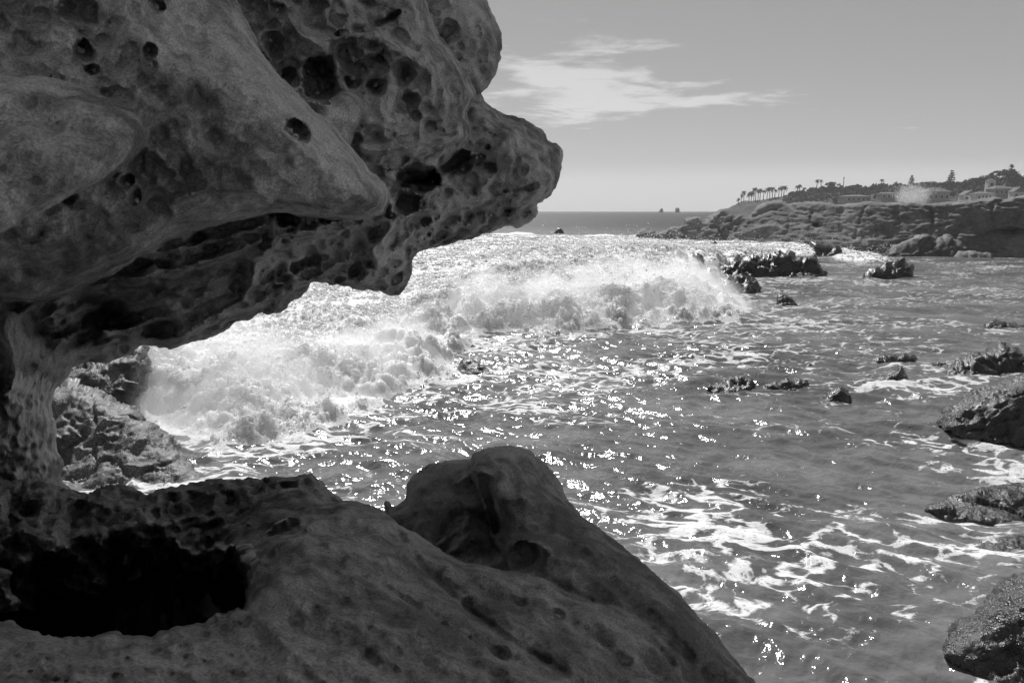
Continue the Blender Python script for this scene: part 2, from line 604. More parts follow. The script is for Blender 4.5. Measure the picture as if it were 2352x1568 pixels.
def crag_mat(name, base, dark, rough, scale, barnacle=0.0, spec=0.5, bump=0.6, bdist=0.03):
    """rough shore rock: dark, damp, with pale barnacle crust where asked"""
    m, nt, b = new_mat(name)
    tc = N(nt, 'ShaderNodeTexCoord'); P = tc.outputs['Object']
    n1 = noise_node(nt, P, scale, 7.0, 0.65, 0.5).outputs[0]
    n2 = noise_node(nt, P, scale * 8, 5.0, 0.7).outputs[0]
    alb = smooth(nt, math_node(nt, 'ADD', math_node(nt, 'MULTIPLY', n1, 0.6), math_node(nt, 'MULTIPLY', n2, 0.4)), 0.36, 0.64, dark, base)
    h = math_node(nt, 'ADD', math_node(nt, 'MULTIPLY', noise_node(nt, P, scale * 5, 6.0, 0.7, 0.6).outputs[0], 0.8), math_node(nt, 'MULTIPLY', n2, 0.35))
    if barnacle > 0:
        vo = N(nt, 'ShaderNodeTexVoronoi'); vo.inputs['Scale'].default_value = scale * 22
        nt.links.new(P, vo.inputs['Vector'])
        patch = smooth(nt, n1, 0.40, 0.56)
        crust = math_node(nt, 'MULTIPLY', patch, smooth(nt, vo.outputs['Distance'], 0.55, 0.25))
        crust = math_node(nt, 'MULTIPLY', crust, barnacle)
        alb = math_node(nt, 'ADD', alb, math_node(nt, 'MULTIPLY', crust, 0.30))
        h = math_node(nt, 'ADD', h, math_node(nt, 'MULTIPLY', math_node(nt, 'MULTIPLY', patch, smooth(nt, vo.outputs['Distance'], 0.6, 0.1)), 0.5))
    nt.links.new(alb, b.inputs['Base Color'])
    r = smooth(nt, n2, 0.3, 0.7, rough - 0.15, min(rough + 0.2, 1.0))
    nt.links.new(r, b.inputs['Roughness'])
    b.inputs['Specular IOR Level'].default_value = spec
    bp = N(nt, 'ShaderNodeBump'); bp.inputs['Strength'].default_value = bump; bp.inputs['Distance'].default_value = bdist
    nt.links.new(h, bp.inputs['Height']); nt.links.new(bp.outputs[0], b.inputs['Normal'])
    return m

M_barn = crag_mat('barnacled_rock', 0.10, 0.03, 0.5, 3.0, 0.62, bdist=0.02)
M_barn2 = crag_mat('wet_barnacled_rock', 0.055, 0.018, 0.30, 2.4, 0.16, spec=0.6, bdist=0.04)
M_wet = crag_mat('wet_dark_rock', 0.036, 0.012, 0.30, 2.2, 0.0, spec=0.6, bdist=0.05)
M_cliff = crag_mat('cliff_sandstone', 0.21, 0.09, 0.9, 0.4, 0.0, spec=0.2, bdist=0.12)
M_far = crag_mat('far_rock', 0.14, 0.05, 0.9, 0.3, 0.0, spec=0.2, bdist=0.3)

# ------------------------------------------------------------------ picture-trace frames (zoomed tracings -> common units)
def R1(x, y): return x * .3908, y * .3908
def R2(x, y): return 551.25 + x * .3516, y * .3516
def R3(x, y): return x * .4297, 413.4 + y * .4297
def R4(x, y): return x * .4142, 918.75 + y * .4142
def R5(x, y): return 826.9 + x * .4142, 918.75 + y * .4142
def R6(x, y): return 1378.1 + x * .4141, 349.1 + y * .4141
def R8(x, y): return 275.6 + x * .625, 505.3 + y * .625
SCL = {R1: .3908, R2: .3516, R3: .4297, R4: .4142, R5: .4142, R6: .4141, R8: .625}

class Pits:
    def __init__(s, gain=1.0): s.items = []; s.gain = gain
    def add(s, fr, rows, zref):
        k = SCL[fr]
        for row in rows:
            x, y, rx, ry = row[:4]
            rot = math.radians(row[4]) if len(row) > 4 else 0.0
            dep = row[5] if len(row) > 5 else 0.9
            u, v = fr(x, y)
            s.items.append((u, v, rx * k, ry * k, rot, dep * min(rx, ry) * k * zref / FPX * 2.3))
    def __call__(s, U, V, d):
        out = np.zeros(U.shape)
        rim = np.zeros(U.shape)
        wob = fbm2(U / 26, V / 26, 3, 0.6, 4) * 0.16 + fbm2(U / 9, V / 9, 2, 0.6, 5) * 0.05
        for (u, v, rx, ry, rot, dep) in s.items:
            m = (np.abs(U - u) < 2.2 * max(rx, ry)) & (np.abs(V - v) < 2.2 * max(rx, ry))
            if not m.any(): continue
            du = U[m] - u; dv = V[m] - v
            c, sn = math.cos(rot), math.sin(rot)
            e = np.sqrt(((du * c + dv * sn) / rx) ** 2 + ((-du * sn + dv * c) / ry) ** 2) + wob[m]
            e = np.maximum(e, 0)
            prof = np.clip(1 - e ** 2.8, 0, 1) ** 0.6
            out[m] = np.maximum(out[m], s.gain * dep * prof)
            rim[m] = np.maximum(rim[m], 0.2 * dep * np.exp(-((e - 1.12) / 0.16) ** 2))
        return out - np.where(out > 0, 0, rim)

class Ridges:
    """raised edges (h > 0 towards the viewer) or grooves (h < 0) along traced lines"""
    def __init__(s, gain=2.3, wob=4.0): s.items = []; s.gain = gain; s.wob = wob
    def add(s, fr, pts, h, w, side=0.0, wside=40):
        s.items.append(([fr(*p) for p in pts], h, w, side, wside))
    def __call__(s, U, V, d):
        out = np.zeros(U.shape)
        for pts, h, w, side, ws in s.items:
            dd, t = line_d(U, V, pts)
            dd = np.abs(dd + s.wob * perlin2(U / 40 + 3, V / 40))
            fade = sstep(t, 0, 0.12) * sstep(1 - t, 0, 0.12)
            out -= s.gain * h * np.exp(-(dd / w) ** 1.3) * fade
        return out

# ------------------------------------------------------------------ the overhanging sandstone
pit2 = Pits(1.25)
pit2.add(R2, [
    (635, 90, 62, 80, 0, .45), (490, 60, 50, 60, 0, .35), (245, 55, 50, 48, 0, 1.1), (335, 95, 25, 25, 0, .7), (430, 165, 80, 60, 20, .3),
    (270, 310, 62, 75, 0, .35), (425, 305, 50, 62, -20, .4), (675, 300, 95, 95, 0, .42), (1010, 255, 120, 72, 15, .5), (1135, 330, 45, 62, -10, 1.0),
    (520, 520, 112, 150, -18, 1.15), (330, 510, 58, 75, -35, 1.1), (875, 440, 98, 82, 10, .85), (885, 572, 66, 72, 0, .95), (1060, 465, 62, 92, -28, .85),
    (735, 510, 55, 72, 0, .45), (1075, 665, 95, 84, 0, .55), (1012, 748, 48, 46, 0, .9), (1078, 772, 42, 46, 0, .5), (905, 912, 118, 54, -15, .7),
    (770, 920, 45, 50, 0, .6), (1055, 925, 62, 38, -20, 1.2), (1235, 815, 40, 46, 0, .6), (1288, 620, 46, 86, 5, .7), (1395, 760, 52, 96, 25, .7),
    (1020, 1045, 86, 54, -12, 1.1), (1175, 1020, 30, 24, 0, 1.3), (820, 830, 40, 30, 0, .6), (1190, 240, 40, 60, 20, .5), (1250, 400, 40, 30, 0, .5),
    (1330, 330, 30, 45, -30, .6), (1160, 545, 22, 22, 0, .5), (960, 250, 36, 30, 0, .4), (150, 30, 50, 60, 0, .4), (1090, 20, 70, 30, 0, 1.0),
    (1300, 490, 26, 34, 0, .6), (1370, 420, 22, 26, 0, .8), (1420, 560, 34, 48, 0, .5)], 2.1)
pit3 = Pits()
pit3.add(R2, [(1370, 200, 58, 76, -10, .9), (1318, 282, 46, 56, 0, 1.2), (1440, 305, 28, 28, 0, 1.1), (1582, 370, 42, 34, -10, 1.2), (1650, 365, 22, 24, 0, .9),
              (1545, 208, 35, 40, 0, .6), (1620, 180, 18, 18, 0, .8), (1250, 180, 26, 50, -10, 1.1), (1470, 215, 60, 40, 0, .3), (1280, 85, 30, 24, 0, .7), (1380, 320, 14, 14, 0, .8)], 2.95)
pit4 = Pits(1.25)
pit4.add(R2, [(1170, 1160, 150, 98, 18, 1.5), (1400, 1065, 128, 98, -20, .85), (1555, 1030, 50, 28, -10, 1.0), (1490, 945, 30, 30, 0, .7), (1855, 1100, 35, 42, 0, .45),
              (1665, 1150, 25, 14, -20, .9), (2008, 1200, 40, 30, 0, 1.0), (1690, 1230, 66, 42, 0, .7), (1610, 1085, 18, 14, 0, .9), (1455, 1108, 26, 24, 0, 1.2),
              (2020, 1110, 26, 30, 0, .5), (1920, 960, 30, 22, 0, .5), (2040, 1000, 40, 16, -35, .8), (1560, 760, 44, 30, 0, .5), (1600, 650, 26, 22, 0, .5), (1760, 930, 34, 30, 0, .4), (1420, 1170, 50, 30, 0, .8),
              (1860, 1235, 30, 12, -10, 1.2)], 2.8)
pit5 = Pits(1.9)
pit5.add(R2, [(1290, 1310, 48, 36, 0, 1.1), (1085, 1330, 82, 92, 30, 1.1), (1210, 1432, 52, 46, 0, 1.0), (1130, 1462, 50, 46, 0, 1.0), (1385, 1430, 60, 34, -10, .8),
              (1045, 1540, 60, 38, -10, 1.0), (1170, 1502, 60, 20, -10, .8), (1410, 1485, 32, 24, 0, 1.0), (1632, 1400, 34, 24, 0, .8), (1465, 1370, 26, 20, 0, 1.0),
              (1350, 1255, 30, 18, 0, .9), (1385, 1372, 24, 20, 0, 1.1), (1322, 1380, 24, 20, 0, 1.1), (1440, 1535, 80, 28, -8, .8), (1275, 1410, 34, 30, 0, .9), (990, 1410, 42, 30, 0, 1.1),
              (935, 1360, 50, 40, 0, 1.1), (1540, 1350, 40, 16, 0, .8), (1250, 1345, 30, 22, 0, .9), (1560, 1440, 40, 18, -10, .7), (1700, 1440, 34, 14, -5, .6), (1330, 1460, 40, 18, 0, .8)], 2.6)
pit5.add(R3, [(862, 792, 108, 54, -4, 1.15), (770, 735, 36, 18, -10, 1.0), (1000, 663, 26, 16, 0, 1.0), (1300, 665, 26, 17, 0, 1.0), (660, 902, 26, 26, 0, 1.0),
              (1282, 510, 44, 100, 22, .55), (1400, 452, 52, 38, 0, 1.1), (1452, 507, 46, 36, 0, 1.1), (1385, 602, 64, 28, -12, .8), (1500, 460, 40, 42, 0, 1.1), (1582, 456, 46, 42, 0, 1.1),
              (1662, 410, 48, 46, 0, 1.1), (1640, 368, 40, 24, 0, .9), (1762, 450, 34, 16, -8, 1.1), (1822, 402, 46, 42, 0, 1.0), (1792, 340, 46, 42, 0, 1.1), (1870, 545, 36, 24, 0, .5),
              (1902, 470, 46, 52, 0, .9), (1722, 492, 62, 38, 10, .7), (1932, 350, 40, 52, 0, .8), (2105, 540, 20, 18, 0, .9), (2120, 440, 26, 20, 0, .8), (1230, 742, 70, 38, -25, .8),
              (1130, 752, 40, 26, -30, .8), (1320, 722, 52, 28, -15, .8), (1340, 242, 50, 28, -20, .7), (1222, 242, 64, 24, -18, .6), (1520, 212, 50, 36, 0, 1.2), (1110, 347, 50, 20, -15, .7),
              (950, 392, 62, 26, -12, .6), (835, 492, 62, 18, -8, .6), (1060, 318, 62, 18, -8, .7), (740, 455, 70, 30, -25, .6), (590, 405, 22, 14, -30, 1.0), (560, 540, 22, 10, 0, 1.0), (1000, 450, 60, 14, 0, .7),
              (2010, 300, 50, 36, 0, .9), (2140, 290, 44, 24, -10, .9), (2080, 330, 40, 24, 0, .8), (2240, 270, 40, 24, 0, .9), (2270, 200, 50, 30, 0, .9), (2190, 240, 36, 26, 0, .9), (1420, 340, 44, 30, -30, .6),
              (1400, 760, 50, 20, -20, .7), (1060, 840, 60, 20, -10, .6), (1520, 560, 60, 20, -15, .7), (1600, 600, 50, 18, -20, .5), (430, 960, 20, 14, 0, .9), (250, 900, 44, 40, 0, .5), (160, 970, 30, 26, 0, .6)], 2.2)
rid5 = Ridges(3.0)
rid5.add(R3, [(540, 530), (760, 525), (850, 490), (1050, 452), (1260, 380), (1450, 310), (1800, 230), (1960, 260)], .05, 14)
rid5.add(R3, [(490, 805), (690, 795), (780, 755), (960, 705)], .035, 8)
rid5.add(R3, [(930, 870), (1010, 810), (1120, 745), (1200, 690), (1300, 640), (1340, 560), (1370, 450), (1420, 390), (1500, 300)], .06, 13)
rid5.add(R3, [(1100, 775), (1300, 690), (1500, 620), (1640, 545), (1760, 560)], .035, 9)
rid5.add(R3, [(1880, 570), (1960, 520), (2020, 450), (1990, 380), (2060, 300), (2120, 200), (2200, 120)], .06, 11)
rid5.add(R3, [(700, 395), (860, 385), (1050, 350), (1240, 300), (1470, 215), (1495, 180)], .04, 10)
rid5.add(R3, [(1500, 300), (1700, 285), (1900, 240), (2000, 220)], .03, 9)
rid5.add(R3, [(420, 600), (700, 560), (900, 560), (1180, 480)], .03, 16)
rid5.add(R3, [(0, 1190), (60, 1080), (70, 930), (30, 800), (40, 690)], .07, 18)
rid5.add(R3, [(180, 1010), (300, 900), (360, 830)], .03, 14)
rid5.add(R2, [(1010, 1250), (1200, 1275), (1350, 1210), (1500, 1290), (1700, 1340), (1900, 1360)], .05, 8)
rid5.add(R2, [(820, 1500), (1000, 1440), (1180, 1370), (1400, 1345), (1560, 1370)], .04, 8)
rid5.add(R2, [(1000, 1560), (1150, 1500), (1400, 1470), (1700, 1480)], .03, 8)

# many small flow-aligned hollows in the lower honeycomb band
_rr = random.Random(5)
for _ in range(150):
    t = _rr.random()
    u0 = 560 + t * 620; vmid = 640 - t * 120
    v0 = vmid + _rr.gauss(0, 38)
    if v0 > 760 - t * 190: continue
    r = _rr.uniform(5, 13)
    pit5.items.append((u0, v0, r * _rr.uniform(1.0, 1.9), r, math.radians(-18 + _rr.gauss(0, 12)), r * 4.6 / FPX * _rr.uniform(.7, 1.25)))
for _ in range(40):
    u0 = _rr.uniform(640, 1060); v0 = _rr.uniform(0, 400); r = _rr.uniform(3, 8)
    pit2.items.append((u0, v0, r, r * _rr.uniform(.8, 1.2), 0, r * 3.4 / FPX * _rr.uniform(.5, 1.0)))
for _ in range(30):
    u0 = _rr.uniform(1000, 1280); v0 = _rr.uniform(250, 460); r = _rr.uniform(3, 7)
    pit4.items.append((u0, v0, r, r * _rr.uniform(.8, 1.2), 0, r * 4.4 / FPX * _rr.uniform(.5, 1.0)))

pit1 = Pits(1.5)
pit1.add(R1, [(480, 70, 135, 85, 10, .8), (900, 25, 68, 46, 10, 1.3), (492, 300, 58, 72, -30, .85), (550, 412, 50, 34, 20, 1.0), (605, 240, 48, 42, 0, .5), (875, 310, 44, 58, 0, 1.4),
              (880, 388, 44, 42, 0, 1.1), (1745, 765, 88, 58, 32, 2.2), (2112, 957, 26, 14, 25, 2.0), (1080, 868, 20, 15, 0, .8), (745, 1065, 46, 50, 30, 1.0), (790, 1150, 42, 60, 0, 1.0),
              (310, 1165, 52, 24, -25, .9), (430, 1090, 40, 34, 0, .9), (20, 1270, 30, 40, 0, .9), (190, 1410, 72, 18, 0, .9), (240, 100, 60, 50, 0, .3), (1300, 415, 26, 18, 0, .4), (780, 560, 60, 50, 0, .25),
              (330, 490, 100, 60, 10, .3), (1640, 1180, 60, 24, 20, .5)], 1.3)
rid1 = Ridges()
rid1.add(R1, [(1640, 1200), (1500, 1130), (1250, 1110), (1080, 1150), (960, 1220)], .035, 12)
rid1.add(R1, [(1560, 1150), (1700, 1240), (1900, 1290), (2140, 1295)], -.02, 9)
rid1.add(R1, [(1000, 1180), (900, 1220), (800, 1290), (640, 1420)], -.02, 26)
rid1.add(R1, [(1250, 1160), (1100, 1250), (980, 1280)], .02, 10)
rid1.add(R1, [(640, 560), (760, 640), (800, 700), (790, 740)], .02, 16)
rid1.add(R1, [(1380, 0), (1480, 150), (1640, 390), (1800, 560), (1950, 680)], .015, 30)

crack4 = Ridges(1.5)
crack4.add(R2, [(1700, 1250), (1790, 1250), (1870, 1235), (1930, 1215), (2000, 1190)], -.05, 3.2)
crack4.add(R2, [(1960, 1040), (2010, 1010), (2060, 985), (2090, 970)], -.03, 3)
crack4.add(R2, [(1640, 1220), (1640, 1160), (1750, 1060), (1760, 930), (1720, 760)], .04, 12)
crack4.add(R2, [(1580, 1290), (1600, 1200), (1640, 1160)], .05, 8)
rid2 = Ridges(2.8)
rid2.add(R2, [(350, 0), (330, 130), (390, 220), (520, 300), (540, 350)], .04, 9)
rid2.add(R2, [(560, 260), (720, 230), (900, 240), (1010, 330), (1150, 400), (1250, 480), (1260, 600), (1280, 740)], .05, 12)
rid2.add(R2, [(560, 260), (560, 340), (640, 430), (690, 480), (780, 520)], .03, 10)
rid2.add(R2, [(740, 930), (840, 800), (900, 700), (960, 600), (980, 480)], .025, 12)
rid2.add(R2, [(700, 930), (900, 980), (1150, 960), (1350, 900), (1480, 840)], .05, 12)
rid2.add(R2, [(1330, 720), (1330, 600), (1240, 420), (1190, 330)], .03, 10)
rid2.add(R2, [(570, 30), (570, 170), (650, 200)], .02, 6)
rid2.add(R2, [(560, 240), (800, 200), (950, 140), (1060, 60)], -.05, 8)

def combo(*fs):
    return lambda U, V, d: sum(f(U, V, d) for f in fs)
def rough2(amp, px, seed, octs=4):
    return lambda U, V, d: amp * fbm2(U / px, V / px, octs, 0.55, seed)

def flow2(amp, ang, across, along, seed):
    c, s_ = math.cos(math.radians(ang)), math.sin(math.radians(ang))
    return lambda U, V, d: amp * (fbm2((-U * s_ + V * c) / across, (U * c + V * s_) / along, 3, .5, seed))

OH = [
    # pillar behind the pool
    Layer([(-700, 640), (0, 700), (100, 760), (150, 845), (128, 885), (119, 930), (128, 980), (131, 1030), (146, 1060), (138, 1092), (165, 1125), (230, 1160), (300, 1350), (-700, 1350)],
          [(0, 800, 1.6), (60, 1000, 1.9), (130, 900, 2.15), (130, 1080, 2.15), (0, 1080, 1.8), (-300, 1000, 1.4), (0, 1200, 1.75), (-600, 900, 1.2)], R=55, Hr=.22, th=.7, edge=3,
          relief=combo(rid5, rough2(.05, 110, 31), rough2(.03, 40, 32)), blend=.05),
    # honeycombed underside
    Layer([(1226, 470), (1228, 498), (1205, 515), (1190, 521), (1165, 517), (1130, 533), (1080, 548), (1030, 560), (975, 570), (952, 588), (946, 620), (936, 650), (918, 676), (900, 680), (870, 668),
           (830, 664), (795, 658), (750, 650), (715, 649), (698, 672), (660, 700), (640, 718), (620, 724), (600, 716), (575, 735), (545, 742), (500, 768), (440, 785), (415, 797), (390, 801), (360, 795),
           (330, 793), (290, 815), (240, 832), (200, 830), (165, 845), (145, 870), (60, 940), (-60, 960), (-400, 900), (-400, 600), (200, 520), (640, 400), (850, 420), (1100, 430)],
          [(1200, 490, 3.0), (1050, 530, 2.8), (900, 640, 2.6), (880, 540, 2.25), (700, 560, 1.95), (700, 640, 2.35), (500, 600, 1.85), (550, 720, 2.3), (400, 650, 1.95), (400, 780, 2.3), (200, 720, 2.1),
           (250, 810, 2.3), (0, 720, 1.75), (0, 860, 1.72), (-300, 700, 1.2), (640, 480, 1.78), (300, 600, 1.66), (1000, 470, 2.5), (300, 560, 1.62), (100, 640, 1.6), (500, 520, 1.72)],
          R=38, Hr=.16, th=1.1, edge=3, espx=45, relief=combo(pit5, rid5, rough2(.07, 120, 21), flow2(.035, -21, 26, 170, 23), honeycomb(.11, 25, -20, 1.6, .9, 3, lambda U, V: sstep(U, 480, 680)), honeycomb(.07, 40, -22, 2.2, .7, 7, lambda U, V: sstep(U, 620, 420) * sstep(U, 150, 260))), blend=.03),
    # far nose
    Layer([(1060, 190), (1105, 212), (1113, 232), (1140, 250), (1165, 265), (1200, 272), (1240, 298), (1262, 325), (1289, 340), (1292, 362), (1288, 395), (1280, 425), (1262, 450), (1238, 465), (1226, 474),
           (1180, 480), (1100, 480), (1000, 505), (850, 520), (780, 420), (920, 340), (1040, 300)],
          [(1100, 300, 2.75), (1270, 380, 3.0), (1150, 430, 2.65), (1000, 440, 2.45), (900, 480, 2.35), (1080, 230, 2.9)], R=80, Hr=.36, th=.9, edge=3.5, espx=40,
          relief=combo(pit4, crack4, rough2(.09, 100, 41), honeycomb(.06, 44, -15, 1.2, .6, 14), honeycomb(.018, 18, 0, 1.0, .4, 15)), blend=.03),
    # high bulb behind; its unseen top is widened to block sun from the ledge
    Layer([(900, -1000), (1330, -1000), (1360, -420), (1270, -170), (1130, -75), (1104, -35), (1110, -8), (1128, 20), (1148, 70), (1152, 110), (1143, 160), (1126, 190), (1107, 212), (1080, 205), (1020, 150), (960, 80), (900, 0)],
          [(1100, 100, 2.95), (1000, -300, 2.9), (1000, 0, 2.9), (1000, -900, 3.0), (1300, -500, 3.1)], R=60, Hr=.28, th=1.5, edge=2, relief=combo(pit3, rough2(.05, 90, 51), honeycomb(.035, 42, 0, 1.0, .4, 17)), blend=.03),
    # honeycombed face; unseen upper edge widened to stop a sun patch below
    Layer([(300, -1300), (1150, -1300), (1080, -350), (960, -70), (972, -20), (985, 30), (1010, 80), (1050, 135), (1085, 190), (1092, 225), (1072, 255), (1086, 300), (1080, 325), (1040, 360), (990, 395), (930, 425),
           (850, 500), (700, 480), (500, 300), (350, 0)],
          [(600, 0, 2.0), (950, 0, 2.35), (800, 200, 2.0), (1050, 250, 2.4), (900, 330, 2.05), (1000, 100, 2.4), (850, 450, 2.1), (700, -700, 2.3), (500, 100, 1.95)], R=90, Hr=.32, th=.9, edge=4, espx=45,
          relief=combo(pit2, rid2, rough2(.09, 110, 61), honeycomb(.075, 62, 20, 1.0, .6, 11), honeycomb(.02, 22, 0, 1.0, .5, 12)), blend=.03),
    # finger of stone beside the horn
    Layer([(760, 225), (775, 210), (800, 207), (825, 220), (835, 243), (832, 275), (815, 300), (805, 335), (780, 350), (740, 330), (730, 260)],
          [(800, 250, 1.92), (780, 330, 1.85), (740, 280, 1.85)], R=34, Hr=.1, th=.3, edge=1.5, relief=rough2(.01, 25, 71), blend=.05),
    # the big smooth horn, extended overhead out of view as an added sun-blocking roof
    Layer([(-900, -3300), (500, -3300), (420, -1100), (400, -500), (490, -120), (545, 0), (575, 70), (620, 150), (690, 220), (760, 285), (815, 345), (860, 400), (888, 432), (894, 462), (880, 488), (850, 500), (800, 504),
           (720, 500), (640, 490), (560, 503), (480, 525), (420, 545), (330, 585), (260, 625), (200, 655), (130, 685), (70, 696), (0, 690), (-100, 690), (-900, 760)],
          [(0, 0, 1.25), (300, 0, 1.3), (530, 0, 1.6), (0, 300, 1.02), (250, 300, 1.12), (500, 200, 1.28), (700, 330, 1.36), (850, 450, 1.42), (600, 420, 1.25), (300, 500, 1.18), (0, 550, 1.02),
           (100, 660, 1.22), (400, 530, 1.36), (-600, 200, .8), (0, -600, 1.25), (-600, -900, .95), (300, -900, 1.6), (-600, 650, .95), (200, -3200, .95), (-700, -3200, .85), (300, -2000, 1.15)], R=112, Hr=.32, th=.6, edge=3, espx=70,
          relief=combo(pit1, rid1, rough2(.075, 150, 81), flow2(.02, 38, 50, 180, 83)), blend=.02),
    # nearest bulge
    Layer([(-500, 120), (0, 166), (80, 166), (170, 190), (260, 225), (312, 258), (340, 300), (322, 350), (270, 395), (200, 435), (120, 470), (50, 505), (0, 535), (-500, 650)],
          [(0, 350, .84), (250, 330, .95), (0, 200, .94), (-400, 400, .70)], R=85, Hr=.17, th=.4, edge=3, relief=rough2(.035, 120, 91), blend=.045),
]
OU = axis(-900, -40, 1300, 1420, 4.8); OV = axis(-3300, -40, 1160, 1400, 4.8)
OZ = np.exp(np.arange(math.log(.62), math.log(5.2), .0075))

def sand_disp(P, n, U, V, Z):
    near = np.clip(Z / 1.5, .6, 2)
    return .0045 * near * fbm3(P * 11, 4, .55, 2) + .0018 * fbm3(P * 60, 2, .5, 3) - .004 * near * np.clip(ridged3(P * np.array([5., 5., 11.]), 3, .55, 4) - .55, 0, 1)
def oh_dark(P, n, U, V, Z):
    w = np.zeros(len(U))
    for (u, v, rx, ry, a) in [(520, 520, 115, 150, .4), (1170, 1160, 150, 100, .8), (1400, 1065, 120, 90, .45), (330, 510, 60, 75, .4), (1085, 1330, 70, 80, .35)]:  # deep pits: their shade put into the colour
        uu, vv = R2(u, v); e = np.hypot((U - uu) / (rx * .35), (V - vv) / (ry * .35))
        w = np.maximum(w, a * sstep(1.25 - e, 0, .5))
    # darkened hollow under the horn, near the pillar
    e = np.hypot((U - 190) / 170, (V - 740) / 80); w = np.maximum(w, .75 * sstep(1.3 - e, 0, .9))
    e = np.hypot((U - 50) / 140, (V - 980) / 170); w = np.maximum(w, .72 * sstep(1.4 - e, 0, .9))  # pillar made darker and smoother
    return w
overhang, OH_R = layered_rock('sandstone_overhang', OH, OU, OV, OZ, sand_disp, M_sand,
    'large honeycombed sandstone overhang with a smooth horn filling the upper left', 'rock', attrs={'wet': oh_dark})

# ------------------------------------------------------------------ the ledge with the dark tide pool
rl = Ridges(1.3, 2.0)
for pts, h, w in [([(60, 980), (300, 1130), (540, 1285), (700, 1370), (1000, 1560)], -.028, 9), ([(230, 790), (380, 950), (430, 1000), (620, 1180), (800, 1300), (1000, 1430), (1200, 1560)], -.03, 9),
                  ([(480, 940), (700, 1060), (820, 1100), (1000, 1155), (1130, 1200)], -.022, 8), ([(1380, 1080), (1550, 1230), (1660, 1360), (1760, 1500)], -.025, 9),
                  ([(1150, 1215), (1300, 1300), (1450, 1430), (1560, 1560)], -.022, 10), ([(560, 1100), (640, 1190), (760, 1260)], -.03, 10), ([(180, 690), (260, 790)], -.03, 7),
                  ([(800, 830), (900, 790), (1000, 830)], .03, 10), ([(700, 1360), (900, 1460), (1100, 1560)], -.02, 12)]:
    rl.add(R5, pts, h, w)
for pts, h, w in [([(1370, 1090), (1400, 960), (1480, 825), (1650, 745), (1740, 665), (1850, 645), (1960, 660)], .05, 9), ([(1000, 1240), (1280, 1165), (1420, 1200), (1560, 1340), (1760, 1500), (1860, 1567)], .02, 12),
                  ([(1950, 930), (2100, 1010), (2250, 1110), (2351, 1170)], -.02, 9)]:
    rl.add(R4, pts, h, w)
pl = Pits()
pl.add(R5, [(890, 1190, 80, 58, 35, .55), (1075, 1195, 66, 40, -10, 1.0), (640, 1180, 40, 16, 35, .8), (1130, 1500, 14, 8, 0, .8), (300, 860, 40, 20, 40, .6)], 1.4)
pl.add(R4, [(1610, 720, 130, 52, -18, .9), (2230, 780, 34, 20, 30, .6), (1690, 860, 60, 30, 0, .2)], 1.5)
pe = Pits()
pe.add(R5, [(900, 872, 78, 88, 20, .4), (580, 700, 210, 130, 25, .10), (700, 800, 120, 100, 0, .15), (380, 640, 90, 30, 0, .5), (925, 860, 22, 20, 0, .8)], 2.2)
re_ = Ridges()
re_.add(R5, [(820, 830), (880, 770), (980, 790), (1080, 860)], .04, 12)
re_.add(R5, [(520, 480), (590, 420), (640, 380)], .04, 8)
re_.add(R5, [(740, 560), (900, 540), (1050, 570), (1150, 600), (1240, 640)], .03, 14)
re_.add(R5, [(680, 400), (690, 520), (740, 640), (760, 760)], -.05, 16)
rc = Ridges(2.0, 3.0)
for pts, h, w in [([(330, 775), (480, 745), (620, 715), (760, 690), (1000, 690), (1150, 670), (1250, 640), (1330, 600), (1430, 560)], .06, 8),
                  ([(0, 700), (150, 730), (230, 770), (330, 775)], .06, 9), ([(560, 760), (700, 700), (800, 760), (1000, 745), (1120, 720)], .05, 7),
                  ([(1100, 770), (1250, 710), (1400, 680), (1560, 660), (1740, 640)], .06, 7), ([(780, 690), (900, 690), (1080, 640), (1200, 660)], .05, 6),
                  ([(820, 560), (900, 510), (1050, 490), (1160, 520), (1300, 480), (1420, 510)], .06, 8), ([(1420, 520), (1500, 460), (1600, 440), (1700, 425), (1780, 450), (1880, 540)], .05, 9),
                  ([(100, 560), (300, 540), (450, 545), (580, 580), (640, 640)], .05, 8), ([(520, 520), (620, 480), (740, 490), (800, 540)], .06, 10),
                  ([(640, 640), (800, 600), (960, 570), (1100, 600)], .05, 7), ([(1150, 470), (1300, 450), (1450, 440)], .03, 6), ([(1480, 580), (1600, 545), (1700, 560)], .04, 6)]:
    rc.add(R4, pts, h, w)

